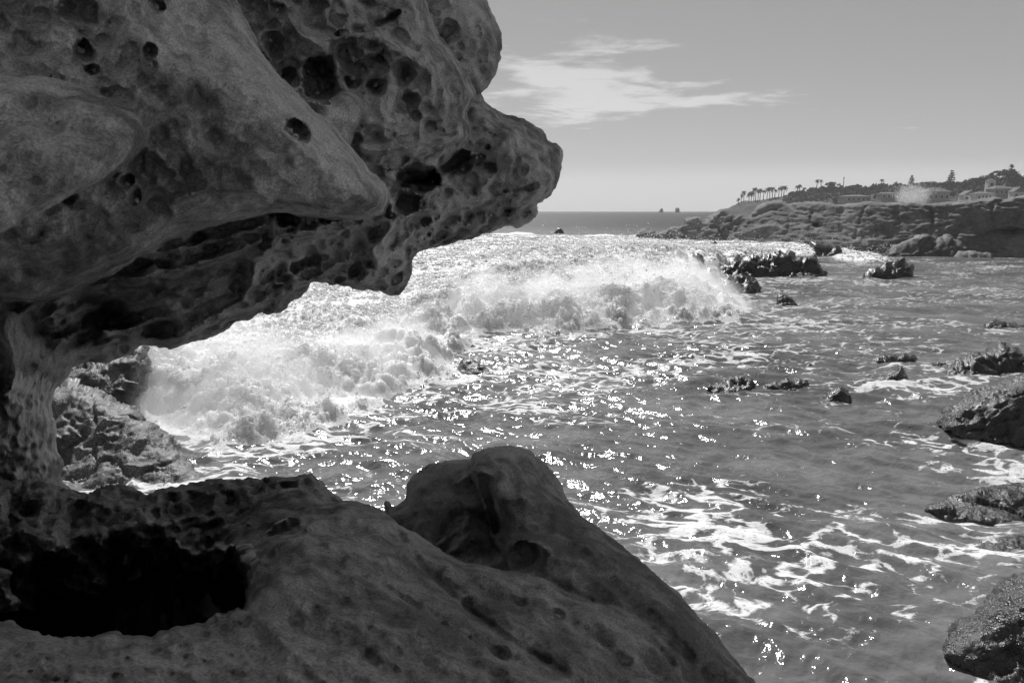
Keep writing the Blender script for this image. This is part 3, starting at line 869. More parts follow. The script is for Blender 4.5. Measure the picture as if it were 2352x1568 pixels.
LED = [
    # far rim and back bank of the pool
    Layer([(-700, 1050), (0, 1085), (60, 1092), (160, 1128), (210, 1131), (230, 1120), (265, 1114), (300, 1118), (332, 1135), (347, 1132), (400, 1118), (440, 1110), (482, 1103), (560, 1100), (610, 1098),
           (660, 1096), (690, 1090), (715, 1090), (735, 1103), (760, 1128), (785, 1148), (830, 1190), (900, 1300), (900, 1560), (-700, 1560)],
          [(0, 1100, 1.72), (0, 1250, 1.4), (200, 1140, 2.15), (300, 1122, 2.4), (500, 1112, 2.45), (700, 1098, 2.55), (780, 1150, 2.4), (300, 1180, 2.05), (500, 1180, 2.05), (650, 1150, 2.15), (300, 1228, 1.72),
           (500, 1240, 1.72), (150, 1230, 1.6), (300, 1310, 1.78), (500, 1330, 1.72), (300, 1450, 1.85), (0, 1330, 1.5), (0, 1450, 1.55), (-500, 1200, 1.1)],
          R=22, Hr=.10, th=.7, edge=4, espx=40, relief=combo(rc, rough2(.16, 90, 101, 3), rough2(.06, 34, 102)), blend=.03),
    # small lump at the left edge of the pool
    Layer([(-300, 1270), (0, 1302), (20, 1330), (24, 1362), (48, 1378), (42, 1394), (10, 1408), (-300, 1440)], [(0, 1340, 1.2), (-200, 1340, 1.1)], R=26, Hr=.06, th=.3, edge=2, relief=rough2(.02, 25, 105), blend=.03),
    # knob, left lobe
    Layer([(880, 1182), (905, 1165), (925, 1150), (932, 1135), (935, 1115), (945, 1095), (975, 1072), (1010, 1060), (1050, 1054), (1085, 1052), (1115, 1075), (1130, 1130), (1170, 1220), (1230, 1360), (1200, 1600), (900, 1600)],
          [(1020, 1080, 2.5), (1060, 1160, 2.4), (1000, 1200, 2.35), (1100, 1300, 2.1), (940, 1170, 2.55)], R=42, Hr=.16, th=.5, edge=1.5, relief=combo(pe, re_, rough2(.04, 70, 111)), blend=.02),
    # knob, right lobe running down to the water
    Layer([(1078, 1075), (1086, 1052), (1093, 1040), (1110, 1032), (1140, 1025), (1165, 1024), (1200, 1031), (1235, 1047), (1262, 1070), (1283, 1100), (1297, 1135), (1320, 1165), (1345, 1190), (1395, 1225), (1450, 1270),
           (1500, 1313), (1540, 1348), (1575, 1385), (1600, 1412), (1640, 1450), (1670, 1490), (1700, 1530), (1745, 1580), (1900, 1760), (2300, 2400), (2700, 4300), (600, 4300), (1050, 1600), (1150, 1330), (1125, 1230),
           (1108, 1160), (1090, 1112)],
          [(1160, 1040, 2.35), (1280, 1150, 2.35), (1150, 1150, 2.15), (1180, 1250, 2.05), (1250, 1220, 2.0), (1400, 1280, 1.95), (1300, 1320, 1.82), (1500, 1400, 1.75), (1650, 1500, 1.65), (1740, 1568, 1.6),
           (1800, 2000, 1.5), (1800, 4000, 1.5), (1000, 4000, 1.3)], R=62, Hr=.2, th=1.0, edge=3, espx=60, relief=combo(pe, re_, rough2(.05, 110, 121), flow2(.026, 46, 52, 380, 123)), blend=.02),
    # near slope
    Layer([(520, 1215), (551, 1184), (592, 1151), (640, 1124), (683, 1121), (705, 1136), (745, 1154), (799, 1149), (849, 1159), (885, 1178), (930, 1210), (973, 1233), (1010, 1262), (1060, 1288), (1110, 1297), (1170, 1312),
           (1230, 1325), (1290, 1350), (1360, 1378), (1420, 1392), (1480, 1430), (1560, 1500), (1640, 1580), (1800, 1800), (2200, 4300), (-200, 4300), (300, 1700), (520, 1480), (560, 1400), (562, 1330), (535, 1280)],
          [(700, 1140, 1.95), (850, 1180, 1.78), (600, 1200, 1.75), (540, 1250, 1.65), (1100, 1310, 1.6), (1400, 1400, 1.6), (1600, 1560, 1.52), (650, 1260, 1.4), (620, 1300, 1.3), (575, 1380, 1.2), (800, 1400, 1.1), (1000, 1500, 1.05),
           (1300, 1500, 1.3), (800, 1568, .85), (1200, 1568, 1.08), (600, 1568, .82), (1000, 1250, 1.68), (800, 2300, .72), (1500, 2300, 1.15), (1800, 4000, 1.2), (600, 4000, .72)],
          R=26, Hr=.07, th=.8, edge=3, espx=50, relief=combo(rl, pl, rough2(.05, 120, 131), flow2(.024, 33, 52, 420, 133)), blend=.03),
    # near rim
    Layer([(-500, 1370), (0, 1424), (62, 1447), (137, 1463), (199, 1461), (248, 1453), (290, 1457), (344, 1466), (373, 1449), (447, 1432), (497, 1411), (534, 1400), (560, 1400), (600, 1430), (760, 1700), (800, 4300), (-500, 4300)],
          [(0, 1440, 1.0), (300, 1475, .96), (550, 1410, 1.12), (300, 1568, .76), (0, 1568, .74), (600, 1568, .82), (300, 2300, .6), (300, 4000, .6), (-300, 1500, .8)], R=30, Hr=.10, th=.5, edge=10, espx=38,
          relief=combo(rough2(.04, 90, 141), rough2(.012, 26, 142), flow2(.015, 10, 30, 140, 143)), blend=.03),
]
LU = axis(-600, -40, 1770, 2700, 5.2, 1.35); LV = axis(1000, 1010, 1600, 4300, 5.2, 1.35)
LZ = np.exp(np.arange(math.log(.5), math.log(3.9), .009))
pool_poly = catmull([(0, 1330), (100, 1268), (200, 1240), (300, 1228), (420, 1232), (520, 1235), (590, 1262), (575, 1330), (540, 1395), (400, 1445), (330, 1468), (200, 1460), (60, 1445), (-60, 1420)], 3)
def led_wet_shade(P, n, U, V, Z):
    d = poly_sd(U, V, pool_poly)
    w = sstep(d + 12 * fbm2(U / 30, V / 30, 3), -14, 22) * (Z > 1.15)  # wet algae in the basin, with the basin's shade painted in too
    # cavity shade painted into the seam between the knob's two lobes
    e = np.hypot((U - 1075) / 105, (V - 1225) / 75)
    w = np.maximum(w, .6 * sstep(1.25 - e, 0, .6) * (Z > 1.9))
    e = np.hypot((U - 655) / 62, (V - 1212) / 30)  # shadow of the recess behind the slope edge, painted dark
    w = np.maximum(w, .6 * sstep(1.3 - e, 0, .7))
    e = np.hypot((U - 320) / 260, (V - 1190) / 40)  # darker band along the back bank
    w = np.maximum(w, .42 * sstep(1.3 - e, 0, .7))
    return w
def led_disp(P, n, U, V, Z):
    return sand_disp(P, n, U, V, Z) + .010 * fbm3(P * 22, 3, .6, 8) * sstep(U, 820, 560) * sstep(V, 1260, 1200)
ledge, LED_R = layered_rock('sandstone_ledge', LED, LU, LV, LZ, led_disp, M_ledge,
    'smooth dark sandstone ledge with a rounded knob and a black pool, nearest the viewer', 'rock', attrs={'wet': led_wet_shade})

# still black water standing in the basin
m, nt, b = new_mat('pool_water')
b.inputs['Base Color'].default_value = (.004, .004, .004, 1); b.inputs['Roughness'].default_value = .04; b.inputs['IOR'].default_value = 1.33
tcn = N(nt, 'ShaderNodeTexCoord'); bpn = N(nt, 'ShaderNodeBump'); bpn.inputs['Strength'].default_value = .08; bpn.inputs['Distance'].default_value = .01
nt.links.new(noise_node(nt, tcn.outputs['Object'], 14, 3).outputs[0], bpn.inputs['Height']); nt.links.new(bpn.outputs[0], b.inputs['Normal'])
M_pool = m
POOL_Z = 2.10
pv = []
for k in range(40):
    a = 2 * math.pi * k / 40
    pv.append((-.82 + .62 * math.cos(a) * (1 + .06 * math.sin(3 * a)), 1.42 + .36 * math.sin(a), 0))
pme = bpy.data.meshes.new('tide_pool'); pme.from_pydata(pv, [], [list(range(40))])
pool = link('tide_pool', pme, M_pool, loc=(0, 0, POOL_Z)); tag(pool, kind='structure')
# ------------------------------------------------------------------ rocks in the surf
ROCK_FEET = []
def surf_rock(name, fr, pts, vbase, label, mat, amp=.16, freq=1.0, R=16, th=None, slope=.9, step=3.2, edge=2.0, espx=18, seed=1, strata=None, relief=None, cat='rock', group=None, Hrf=.36, dz=.02, octs=5, kind=None, gain=.52):
    """rock standing in the water: traced outline, true distance from where its foot meets the sea"""
    P2 = [fr(*p) if fr else p for p in pts]
    P2 = np.array(P2, dtype=float)
    vb = fr(0, vbase)[1] if fr else vbase
    D = float(water_depth(vb))
    ROCK_FEET.append(((P2[:, 0].min() + P2[:, 0].max()) / 2, vb, (P2[:, 0].max() - P2[:, 0].min()) / 2))
    px = D / FPX                                   # metres per picture unit at the rock
    low = P2[:, 1] > vb - 7
    P2[low, 1] += 14
    umin, umax, vmin, vmax = P2[:, 0].min(), P2[:, 0].max(), P2[:, 1].min(), P2[:, 1].max()
    w = (umax - umin) * px; h = (vb - vmin) * px
    thk = th if th else max(.55 * w, h)
    Hr = Hrf * min(w, h * 1.6)
    ctrl = [(umin - 40, vb + 20, D), (umax + 40, vb + 20, D), ((umin + umax) / 2, vb, D - .05 * w), (umin - 40, vmin, D + slope * h), (umax + 40, vmin, D + slope * h)]
    L = Layer([tuple(p) for p in P2], ctrl, R=R, Hr=Hr, th=thk, edge=edge, espx=espx, relief=relief, blend=.01)
    ua = np.arange(umin - 12, umax + 12 + step, step); va = np.arange(vmin - 12, vmax + 12 + step, step)
    z0 = D * .985 - .3 - (.2 * w if relief else 0); z1 = D + slope * h + Hr + thk + .5
    za = np.exp(np.arange(math.log(z0), math.log(z1), min(dz, step * 1.6 / FPX * 4)))
    rot = np.array([[.9, .1, .42], [-.1, 1, 0], [-.42, .05, .9]])
    def disp(P, n, U, V, Z):
        q = (P - P.mean(0)) @ rot.T
        if strata: q = q * np.array([1, 1, strata])
        a = amp * min(w, 2 * h + .3 * w)
        f = freq * 1.6 / max(min(w, 2.2 * h), .3)
        return a * (.72 * facet3(q * f * .9, seed) + .34 * facet3(q * f * 2.3, seed + 2) + .12 * facet3(q * f * 6, seed + 4) + .24 * (ridged3(q * f * 2, octs, gain, seed) - .3) + .1 * fbm3(q * f * 2.3, 3, .5, seed + 3))
    o, r = layered_rock(name, [L], ua, va, za, disp, mat, label, cat, group, kind)
    return o

surf_rock('shore_rock', R6, [(665, 690), (668, 655), (700, 612), (740, 600), (790, 612), (815, 596), (870, 590), (930, 576), (990, 565), (1040, 571), (1065, 590), (1110, 595), (1150, 606), (1195, 600),
    (1202, 640), (1224, 662), (1229, 700), (1205, 714), (1100, 712), (1000, 712), (900, 712), (760, 712)], 706, 'long craggy dark rock in the white water, largest of the mid-bay rocks', M_wet, seed=1, amp=.10, freq=1.5)
surf_rock('shore_rock', R6, [(575, 692), (600, 673), (640, 673), (700, 688), (780, 682), (840, 710), (872, 735), (862, 772), (780, 776), (700, 778), (640, 764), (590, 744)], 772,
    'low jagged black rock lying in front of the largest mid-bay rock', M_wet, seed=2, amp=.12, freq=1.6, slope=1.8)
surf_rock('shore_rock', R6, [(512, 575), (545, 562), (572, 585), (588, 640), (596, 680), (570, 680), (548, 620)], 664, 'thin dark shard of rock leaning out of the white water', M_wet, seed=3, amp=.07, R=7, edge=1.2)
surf_rock('shore_rock', R6, [(1440, 712), (1480, 672), (1520, 642), (1560, 636), (1590, 612), (1620, 632), (1642, 614), (1690, 610), (1730, 640), (1733, 690), (1728, 718), (1600, 722), (1460, 722)], 716,
    'split pyramid of two dark rocks standing alone right of the largest mid-bay rock', M_wet, seed=4, amp=.09, freq=1.4, edge=1.5)
surf_rock('shore_rock', R6, [(1165, 510), (1200, 489), (1260, 505), (1330, 520), (1346, 560), (1338, 592), (1290, 598), (1240, 592), (1205, 570)], 590, 'blocky dark rock with foam at its left against the cliff foot', M_wet, seed=5, amp=.08)
surf_rock('shore_rock', R6, [(1605, 550), (1680, 500), (1740, 472), (1815, 453), (1850, 475), (1900, 482), (1935, 464), (1955, 482), (2030, 522), (2020, 566), (1940, 588), (1800, 592), (1680, 582), (1612, 570)], 584,
    'slanting grey rock slab with a pale upper edge leaning against the cliff', crag_mat('slab_rock', .17, .06, .7, 1.2, 0, spec=.3, bdist=.08), seed=6, amp=.06, strata=3.0)
surf_rock('shore_rock', R6, [(1935, 584), (1980, 556), (2050, 549), (2120, 556), (2172, 566), (2182, 584), (2100, 592), (1945, 594)], 588, 'low pale rock shelf at the foot of the slanting slab', crag_mat('pale_shelf', .28, .09, .8, 2.0, .4, spec=.3, bdist=.08), seed=7, amp=.07, slope=2.0)
surf_rock('shore_rock', R6, [(2112, 628), (2170, 615), (2240, 612), (2300, 608), (2314, 626), (2200, 634)], 628, 'flat dark rock barely awash below the right end of the cliff', M_wet, seed=8, amp=.05, R=6, edge=1, step=2.4)
surf_rock('shore_rock', R6, [(982, 790), (990, 781), (1012, 783), (1060, 810), (1118, 850), (1108, 862), (1040, 862), (984, 850)], 852, 'small black wedge of rock alone in open water mid-bay', M_wet, seed=9, amp=.08, R=9, edge=1.2, step=2.4)
surf_rock('shore_rock', R6, [(2140, 985), (2148, 948), (2200, 938), (2260, 950), (2330, 958), (2440, 975), (2440, 1012), (2230, 1014), (2180, 1000)], 1003, 'low wet rock cut by the right edge, farthest of those there', M_wet, seed=10, amp=.08, R=9, slope=1.5)
surf_rock('shore_rock', R6, [(1512, 1160), (1560, 1131), (1640, 1128), (1700, 1124), (1750, 1130), (1760, 1170), (1768, 1196), (1690, 1198), (1600, 1202), (1530, 1186)], 1192, 'flat-topped dark rock left of the big right-hand reef', M_wet, seed=11, amp=.09, R=10, slope=1.2)
surf_rock('shore_rock', R6, [(1490, 1284), (1570, 1250), (1640, 1222), (1652, 1188), (1688, 1194), (1682, 1236), (1656, 1280), (1560, 1288)], 1279, 'small black rock with a raised right horn, below the flat-topped rock', M_wet, seed=12, amp=.06, R=9, slope=1.0, edge=1.5)
surf_rock('shore_rock', R6, [(1895, 1228), (1960, 1190), (2060, 1150), (2150, 1130), (2190, 1110), (2230, 1103), (2260, 1116), (2300, 1108), (2322, 1142), (2420, 1160), (2470, 1180), (2470, 1262), (2300, 1262), (2150, 1262), (2000, 1258), (1920, 1250)], 1252,
    'big wet reef rock sloping down leftwards from the right edge', M_wet, seed=13, amp=.10, R=14, slope=1.0, freq=1.3)
surf_rock('shore_rock', R6, [(1800, 1182), (1850, 1172), (1950, 1170), (1960, 1186), (1900, 1206), (1840, 1204)], 1200, 'thin low reef just left of the big right-hand reef', M_wet, seed=14, amp=.07, R=6, slope=2.0, edge=1, step=2.4)
surf_rock('shore_rock', R6, [(590, 1300), (650, 1285), (720, 1280), (750, 1262), (790, 1256), (842, 1280), (824, 1306), (740, 1322), (690, 1330), (620, 1318)], 1318, 'jagged low rock awash, left one of a pair in the middle of the bay', M_wet, seed=15, amp=.13, R=8, slope=1.6)
surf_rock('shore_rock', R6, [(880, 1314), (940, 1288), (1000, 1276), (1040, 1260), (1060, 1275), (1130, 1270), (1150, 1292), (1080, 1308), (960, 1322)], 1312, 'jagged low rock awash, right one of a pair in the middle of the bay', M_wet, seed=16, amp=.12, R=8, slope=1.6)
surf_rock('shore_rock', R6, [(1220, 1374), (1270, 1340), (1330, 1308), (1352, 1318), (1372, 1335), (1384, 1370), (1300, 1384)], 1374, 'small pointed black rock below the awash pair', M_wet, seed=17, amp=.10, R=8, slope=1.4)
surf_rock('shore_rock', R8, [(1242, 545), (1255, 515), (1285, 507), (1320, 525), (1385, 541), (1370, 552), (1300, 556)], 549, 'lone black rock washed over at the foot of the breaking wave', M_wet, seed=18, amp=.06, R=9, slope=1.8, edge=1.5)
surf_rock('shore_rock', None, [(1262, 535), (1268, 529), (1278, 525), (1292, 526), (1299, 535), (1290, 540), (1268, 540)], 535, 'tiny dark rock on the water line beyond the surf, below the nose of the overhang', M_wet, seed=19, amp=.05, R=5, edge=.6, step=1.6)
surf_rock('shore_rock', R6, [(1125, 1190), (1150, 1178), (1180, 1178), (1200, 1196), (1160, 1204)], 1198, 'tiny black rock tip in foam between the awash pair and the flat-topped rock', M_wet, seed=20, amp=.07, R=5, edge=.8, step=1.8)
surf_rock('shore_rock', R6, [(600, 520), (615, 500), (645, 497), (665, 512), (662, 528), (620, 530)], 524, 'small dark rock in foam below the low end of the cliff', M_wet, seed=21, amp=.07, R=5, edge=.8, step=1.8)
# right-hand boulders
surf_rock('boulder', None, [(2168, 972), (2200, 930), (2240, 905), (2300, 888), (2360, 868), (2440, 860), (2560, 900), (2560, 1040), (2420, 1036), (2340, 1024), (2270, 1014), (2205, 1004)], 1004,
    'grey layered boulder at the right edge above a foam trail', M_barn2, seed=22, amp=.07, R=26, slope=.7, strata=2.4, freq=1.2)
surf_rock('boulder', None, [(2130, 1172), (2180, 1150), (2240, 1128), (2300, 1118), (2360, 1114), (2480, 1120), (2520, 1160), (2500, 1210), (2350, 1208), (2250, 1202), (2170, 1190)], 1190,
    'smooth low black boulder at the right edge between the layered and the barnacled boulders', M_wet, seed=23, amp=.05, R=24, slope=1.4, freq=.8)
surf_rock('boulder', None, [(2225, 1248), (2290, 1232), (2380, 1230), (2450, 1240), (2450, 1264), (2330, 1266), (2240, 1260)], 1258,
    'sliver of black rock just breaking the surface below the smooth low boulder', M_wet, seed=24, amp=.05, R=10, slope=2.5, freq=1)
surf_rock('boulder', None, [(2140, 1512), (2150, 1480), (2170, 1450), (2200, 1425), (2230, 1415), (2260, 1390), (2290, 1370), (2312, 1345), (2360, 1325), (2460, 1300), (2640, 1380), (2700, 1760), (2500, 1790), (2320, 1680), (2200, 1575)], 1590,
    'barnacle-crusted dark boulder in the lower right corner', M_barn2, seed=25, amp=.04, R=70, slope=.6, freq=2.6, step=4.0, octs=5, gain=.54)
# barnacled rocks seen through the gap under the overhang
surf_rock('boulder', None, [(-60, 900), (60, 860), (150, 848), (200, 838), (240, 825), (300, 805), (326, 790), (329, 860), (322, 905), (312, 915), (306, 960), (300, 1040), (100, 1050), (-60, 1050)], 1022,
    'upper barnacled rock with a sheer right face behind the pillar', M_barn, seed=26, amp=.07, R=30, slope=.5, freq=2.0, step=3.4, octs=5, gain=.52)
surf_rock('boulder', None, [(-40, 930), (60, 890), (125, 892), (160, 884), (200, 893), (250, 915), (300, 940), (340, 975), (380, 1010), (420, 1045), (455, 1080), (492, 1106), (520, 1150), (480, 1200), (100, 1260), (-40, 1260)], 1140,
    'sloping barnacle-crusted rock catching sun behind the pool', M_barn, seed=27, amp=.05, R=45, slope=1.0, freq=2.3, step=3.4, octs=5, gain=.52)

# ------------------------------------------------------------------ the cliff across the bay
cl_out = [(205, 452), (240, 434), (290, 440), (310, 460), (350, 450), (400, 425), (440, 420), (475, 410), (480, 380), (540, 368), (590, 375), (640, 345), (690, 328), (730, 340), (745, 365), (780, 355), (820, 360), (860, 325),
          (880, 300), (930, 282), (985, 268), (1040, 290), (1100, 281), (1180, 276), (1250, 281), (1320, 291), (1420, 285), (1480, 276), (1600, 284), (1700, 287), (1800, 286), (1850, 284), (1950, 280), (2050, 274), (2120, 264),
          (2200, 250), (2240, 268), (2300, 252), (2352, 246), (2800, 225), (2900, 640), (2400, 610), (1900, 600), (1350, 575), (900, 535), (500, 515), (300, 505), (215, 490)]
ck = Ridges(.9, 2.0)
for pts, h, w in [([(1045, 300), (1050, 380), (1040, 450)], -.25, 4), ([(1340, 300), (1330, 380), (1345, 470)], -.2, 4), ([(1490, 285), (1450, 350), (1430, 420), (1400, 500)], -.2, 2.5), ([(1640, 310), (1660, 380), (1690, 440)], -.2, 4),
                  ([(2180, 270), (2170, 340), (2190, 420)], -.15, 4), ([(1840, 300), (1850, 400), (1830, 470)], -.2, 4), ([(820, 370), (900, 340), (1000, 300)], -.5, 4), ([(700, 480), (850, 430), (1000, 400)], .4, 6),
                  ([(600, 420), (680, 400), (740, 380)], -.5, 3), ([(470, 430), (560, 420), (610, 400)], -.4, 3), ([(1180, 300), (1170, 380), (1200, 440)], -.4, 4)]:
    ck.add(R6, pts, h, w)
def cliff_rel(U, V, d):
    a = ck(U, V, d)
    a = a + .14 * fbm2(U / 80, V / 50, 4, .5, 7) + .12 * fbm2((U + V * 2.5) / 26, (V - U * .12) / 5.0, 3, .6, 8)
    x, y = R6(1205, 405); e = np.hypot((U - x) / 14, (V - y) / 9)
    a = a + .9 * np.clip(1 - e, 0, 1)
    x, y = R6(2270, 450); e = np.hypot((U - x) / 60, (V - y) / 12)
    return a + .8 * np.clip(1 - e, 0, 1)
clL = Layer([R6(*p) for p in cl_out],
            [R6(210, 480) + (71,), R6(900, 520) + (60,), R6(1350, 550) + (52.5,), R6(1900, 575) + (47.5,), R6(2400, 582) + (45.5,), R6(2800, 600) + (44,),
             R6(400, 420) + (70,), R6(690, 335) + (66,), R6(985, 275) + (61.5,), R6(1480, 280) + (52.5,), R6(2000, 280) + (48.5,), R6(2400, 250) + (47,)],
            R=5, Hr=.8, th=12, edge=2.0, espx=16, relief=cliff_rel, blend=.1)
cu = np.arange(R6(190, 0)[0], 2560, 2.6); cv = np.arange(R6(0, 215)[1], R6(0, 650)[1], 2.2); cz = np.arange(42, 88, .3)
def cl_disp(P, n, U, V, Z):
    q = P * np.array([.5, .5, 1.6])
    lf = sstep(U, 1800, 1660)
    return .10 * fbm3(q, 3, .5, 5) + .05 * facet3(P * np.array([.3, .3, .5]), 7) + .05 * fbm3(P * np.array([.8, .8, 7.0]), 2, .5, 6) + lf * (.2 * facet3(P * .35, 3) + .12 * facet3(P * 1.2, 5))
cliff, _ = layered_rock('sea_cliff', [clL], cu, cv, cz, cl_disp, M_cliff, 'long layered sandstone cliff across the bay with a flat top', 'cliff')

# pale sunlit crust along the flat cliff top is the cliff's own rounded brow; the headland rises behind it
hl_out = [(640, 352), (670, 326), (710, 318), (760, 291), (810, 276), (900, 272), (1000, 252), (1100, 238), (1250, 214), (1400, 206), (1600, 198), (1800, 196), (2000, 186), (2200, 164), (2400, 140), (3000, 100), (3000, 420), (640, 380)]
hl = Layer([R6(*p) for p in hl_out], [R6(660, 340) + (690,), R6(1000, 300) + (570,), R6(1600, 300) + (480,), R6(2400, 300) + (375,), R6(1000, 240) + (620,), R6(1600, 200) + (545,), R6(2400, 150) + (470,)],
           R=14, Hr=30, th=220, edge=1.2, espx=20, relief=rough2(6.0, 40, 151), blend=1.5)
hu = np.arange(R6(630, 0)[0], 2640, 4.0); hv = np.arange(R6(0, 90)[1], R6(0, 430)[1], 2.6); hz = np.arange(330, 1020, 9.0)
headland, HL_R = layered_rock('headland', [hl], hu, hv, hz, lambda P, n, U, V, Z: 2.0 * fbm3(P * .05, 4, .55, 3), crag_mat('headland_scrub', .09, .03, .95, .08, 0, spec=.1, bdist=1.5), None, None, kind='structure')
# sea stacks on the horizon
surf_rock('sea_stack', R6, [(296, 334), (312, 322), (335, 317), (350, 319), (353, 336), (320, 338)], 336, 'left low sea stack on the far horizon', M_far, seed=31, amp=.06, R=4, edge=.4, step=1.1, dz=.01, group='sea stacks on the horizon', cat='sea stack')
surf_rock('sea_stack', R6, [(398, 335), (402, 326), (415, 321), (418, 312), (432, 309), (441, 313), (444, 337), (420, 339)], 336, 'taller notched sea stack on the far horizon, right of the low one', M_far, seed=32, amp=.05, R=4, edge=.4, step=1.1, dz=.01, group='sea stacks on the horizon', cat='sea stack')
surf_rock('reef', R6, [(250, 337), (330, 336), (440, 337), (540, 339), (640, 338), (660, 345), (500, 346), (300, 343)], 341, 'thin dark reef line between the sea stacks and the headland', M_far, seed=33, amp=.03, R=3, edge=.3, step=1.2, dz=.01, cat='reef')
# ------------------------------------------------------------------ the sea
fr_pts = [(-300, 965), (100, 975), (300, 1008), (400, 1052), (470, 1072), (560, 1052), (700, 1022), (800, 962), (900, 915), (980, 880), (1030, 838), (1062, 800), (1120, 768), (1300, 768), (1450, 758), (1620, 748), (1735, 722), (1680, 690), (1640, 660), (1600, 625),
          (1620, 602), (1740, 594), (1860, 592), (1960, 602), (2060, 598), (2040, 585), (1900, 566), (1700, 553), (1480, 545), (1200, 541), (900, 547), (600, 556), (0, 600), (-900, 640), (-900, 960)]
fp = np.array([ground(u, v)[:2] for u, v in fr_pts])
fpoly = np.concatenate([catmull(fp, 3)])
front_line = np.array([ground(u, v)[:2] for u, v in fr_pts[:17]])

r1_ = np.exp(np.concatenate([np.arange(math.log(2.2), math.log(6.5), .009), np.arange(math.log(6.5), math.log(32), .0046), np.arange(math.log(32), math.log(95), .009)])); r2_ = np.exp(np.arange(math.log(95) + .02, math.log(2500), .045)); r2_ = np.append(r2_, 2600.0)
RR = np.concatenate([np.array([.3, .9, 1.5]), r1_, r2_])
aa = np.radians(np.arange(-41, 41.001, .092))
AA = np.concatenate([np.radians(np.arange(-180, -41, 5.0)), aa, np.radians(np.arange(44, 176, 5.0))])
Rg, Ag = np.meshgrid(RR, AA, indexing='ij')
X = Rg * np.sin(Ag); Y = Rg * np.cos(Ag)
wx = X + .5 * fbm2(X * .7, Y * .7, 3, .55, 1); wy = Y + .5 * fbm2(X * .7 + 9, Y * .7, 3, .55, 2)
_fw = sstep(Rg, 25, 80) * 7
wx = wx + _fw * fbm2(X * .06, Y * .06, 3, .6, 41); wy = wy + _fw * fbm2(X * .06 + 7, Y * .06, 3, .6, 42)
sd = poly_sd(wx, wy, fpoly)                    # + inside the white water
dist = Rg
lod = lambda wl: sstep(wl / (dist * .012 + .02), .8, 2.0)          # fade waves finer than the lattice
# swell and chop on open water
ca, sa = math.cos(math.radians(-30)), math.sin(math.radians(-30))
s1 = X * ca + Y * sa; s2 = -X * sa + Y * ca
swell = .10 * np.sin(s2 * .42 + 1.2 * fbm2(X * .06, Y * .06, 2)) + .05 * fbm2(s1 * .25, s2 * .6, 3, .5, 3)
chop = .055 * (1 - 2 * np.abs(perlin2(s1 * .8 + 3, s2 * 1.7))) * lod(.8) + .030 * (1 - 2 * np.abs(perlin2(s1 * 2.1, s2 * 4.0 + 2))) * lod(.35) + .014 * (1 - 2 * np.abs(perlin2(X * 6.5, Y * 8.5))) * lod(.14) + .006 * perlin2(X * 17, Y * 21) * lod(.06)
far = sstep(dist, 60, 140)
hgt = swell * (1 - .5 * far) * sstep(dist, 2, 10) + chop * (.85 + .25 * sstep(dist, 5, 14))
# tumbling white water
inside = sstep(sd, -.10, .55)
rise = sstep(sd + .9 * fbm2(X * .8, Y * .8, 4, .6, 14), -.1, 2.4) * sstep(sd, -.05, .5)
fd, ft = line_d(X, Y, front_line)
nearfront = np.exp(-(fd / 3.2) ** 2)
bill = lambda s, seed: np.abs(perlin2(X * s + seed * 3.1, Y * s * .9 + seed * 1.7)) ** .85
wpx = X + .25 * perlin2(X * 1.3, Y * 1.3 + 5); wpy = Y + .25 * perlin2(X * 1.3 + 8, Y * 1.3)
def bil(s, seed): return np.abs(perlin2(wpx * s + seed * 3.1, wpy * s + seed * 1.7)) ** .85
right = sstep(X / np.maximum(Y, .1), -.18, .05)
lump = .55 * bil(.40, 1) + .34 * bil(.95, 2) * lod(1.0)
calm = .07 + .93 * np.clip(nearfront + .75 * right * sstep(dist, 60, 22) + .35 * sstep(fbm2(X * .16, Y * .16, 2, .5, 6), 0, .5), 0, 1)
body = .10 + .38 * nearfront + .25 * right * sstep(dist, 70, 25)
hgt = hgt * (1 - .4 * inside) + (.15 * inside + .85 * rise) * (body + calm * (lump - .10)) * (1 - .45 * sstep(dist, 40, 80))
hgt = hgt + inside * sstep(dist, 35, 60) * (.28 * bil(.22, 21) + .14 * bil(.6, 22))
# surge thrown up against the barnacled rocks on the left
for (u, v, rad, hh) in [(400, 975, 1.0, .3), (345, 935, 1.2, .45), (330, 860, 2.0, .5), (1500, 600, 5.0, .9), (1180, 655, 1.6, .5), (1290, 690, 1.8, .35), (1240, 612, 2.5, .7)]:
    g = ground(u, v)
    e = np.hypot(X - g[0], Y - g[1]) / rad
    hgt += rise * hh * .8 * np.exp(-e * e) * (.6 + .6 * bil(1.2, 8))
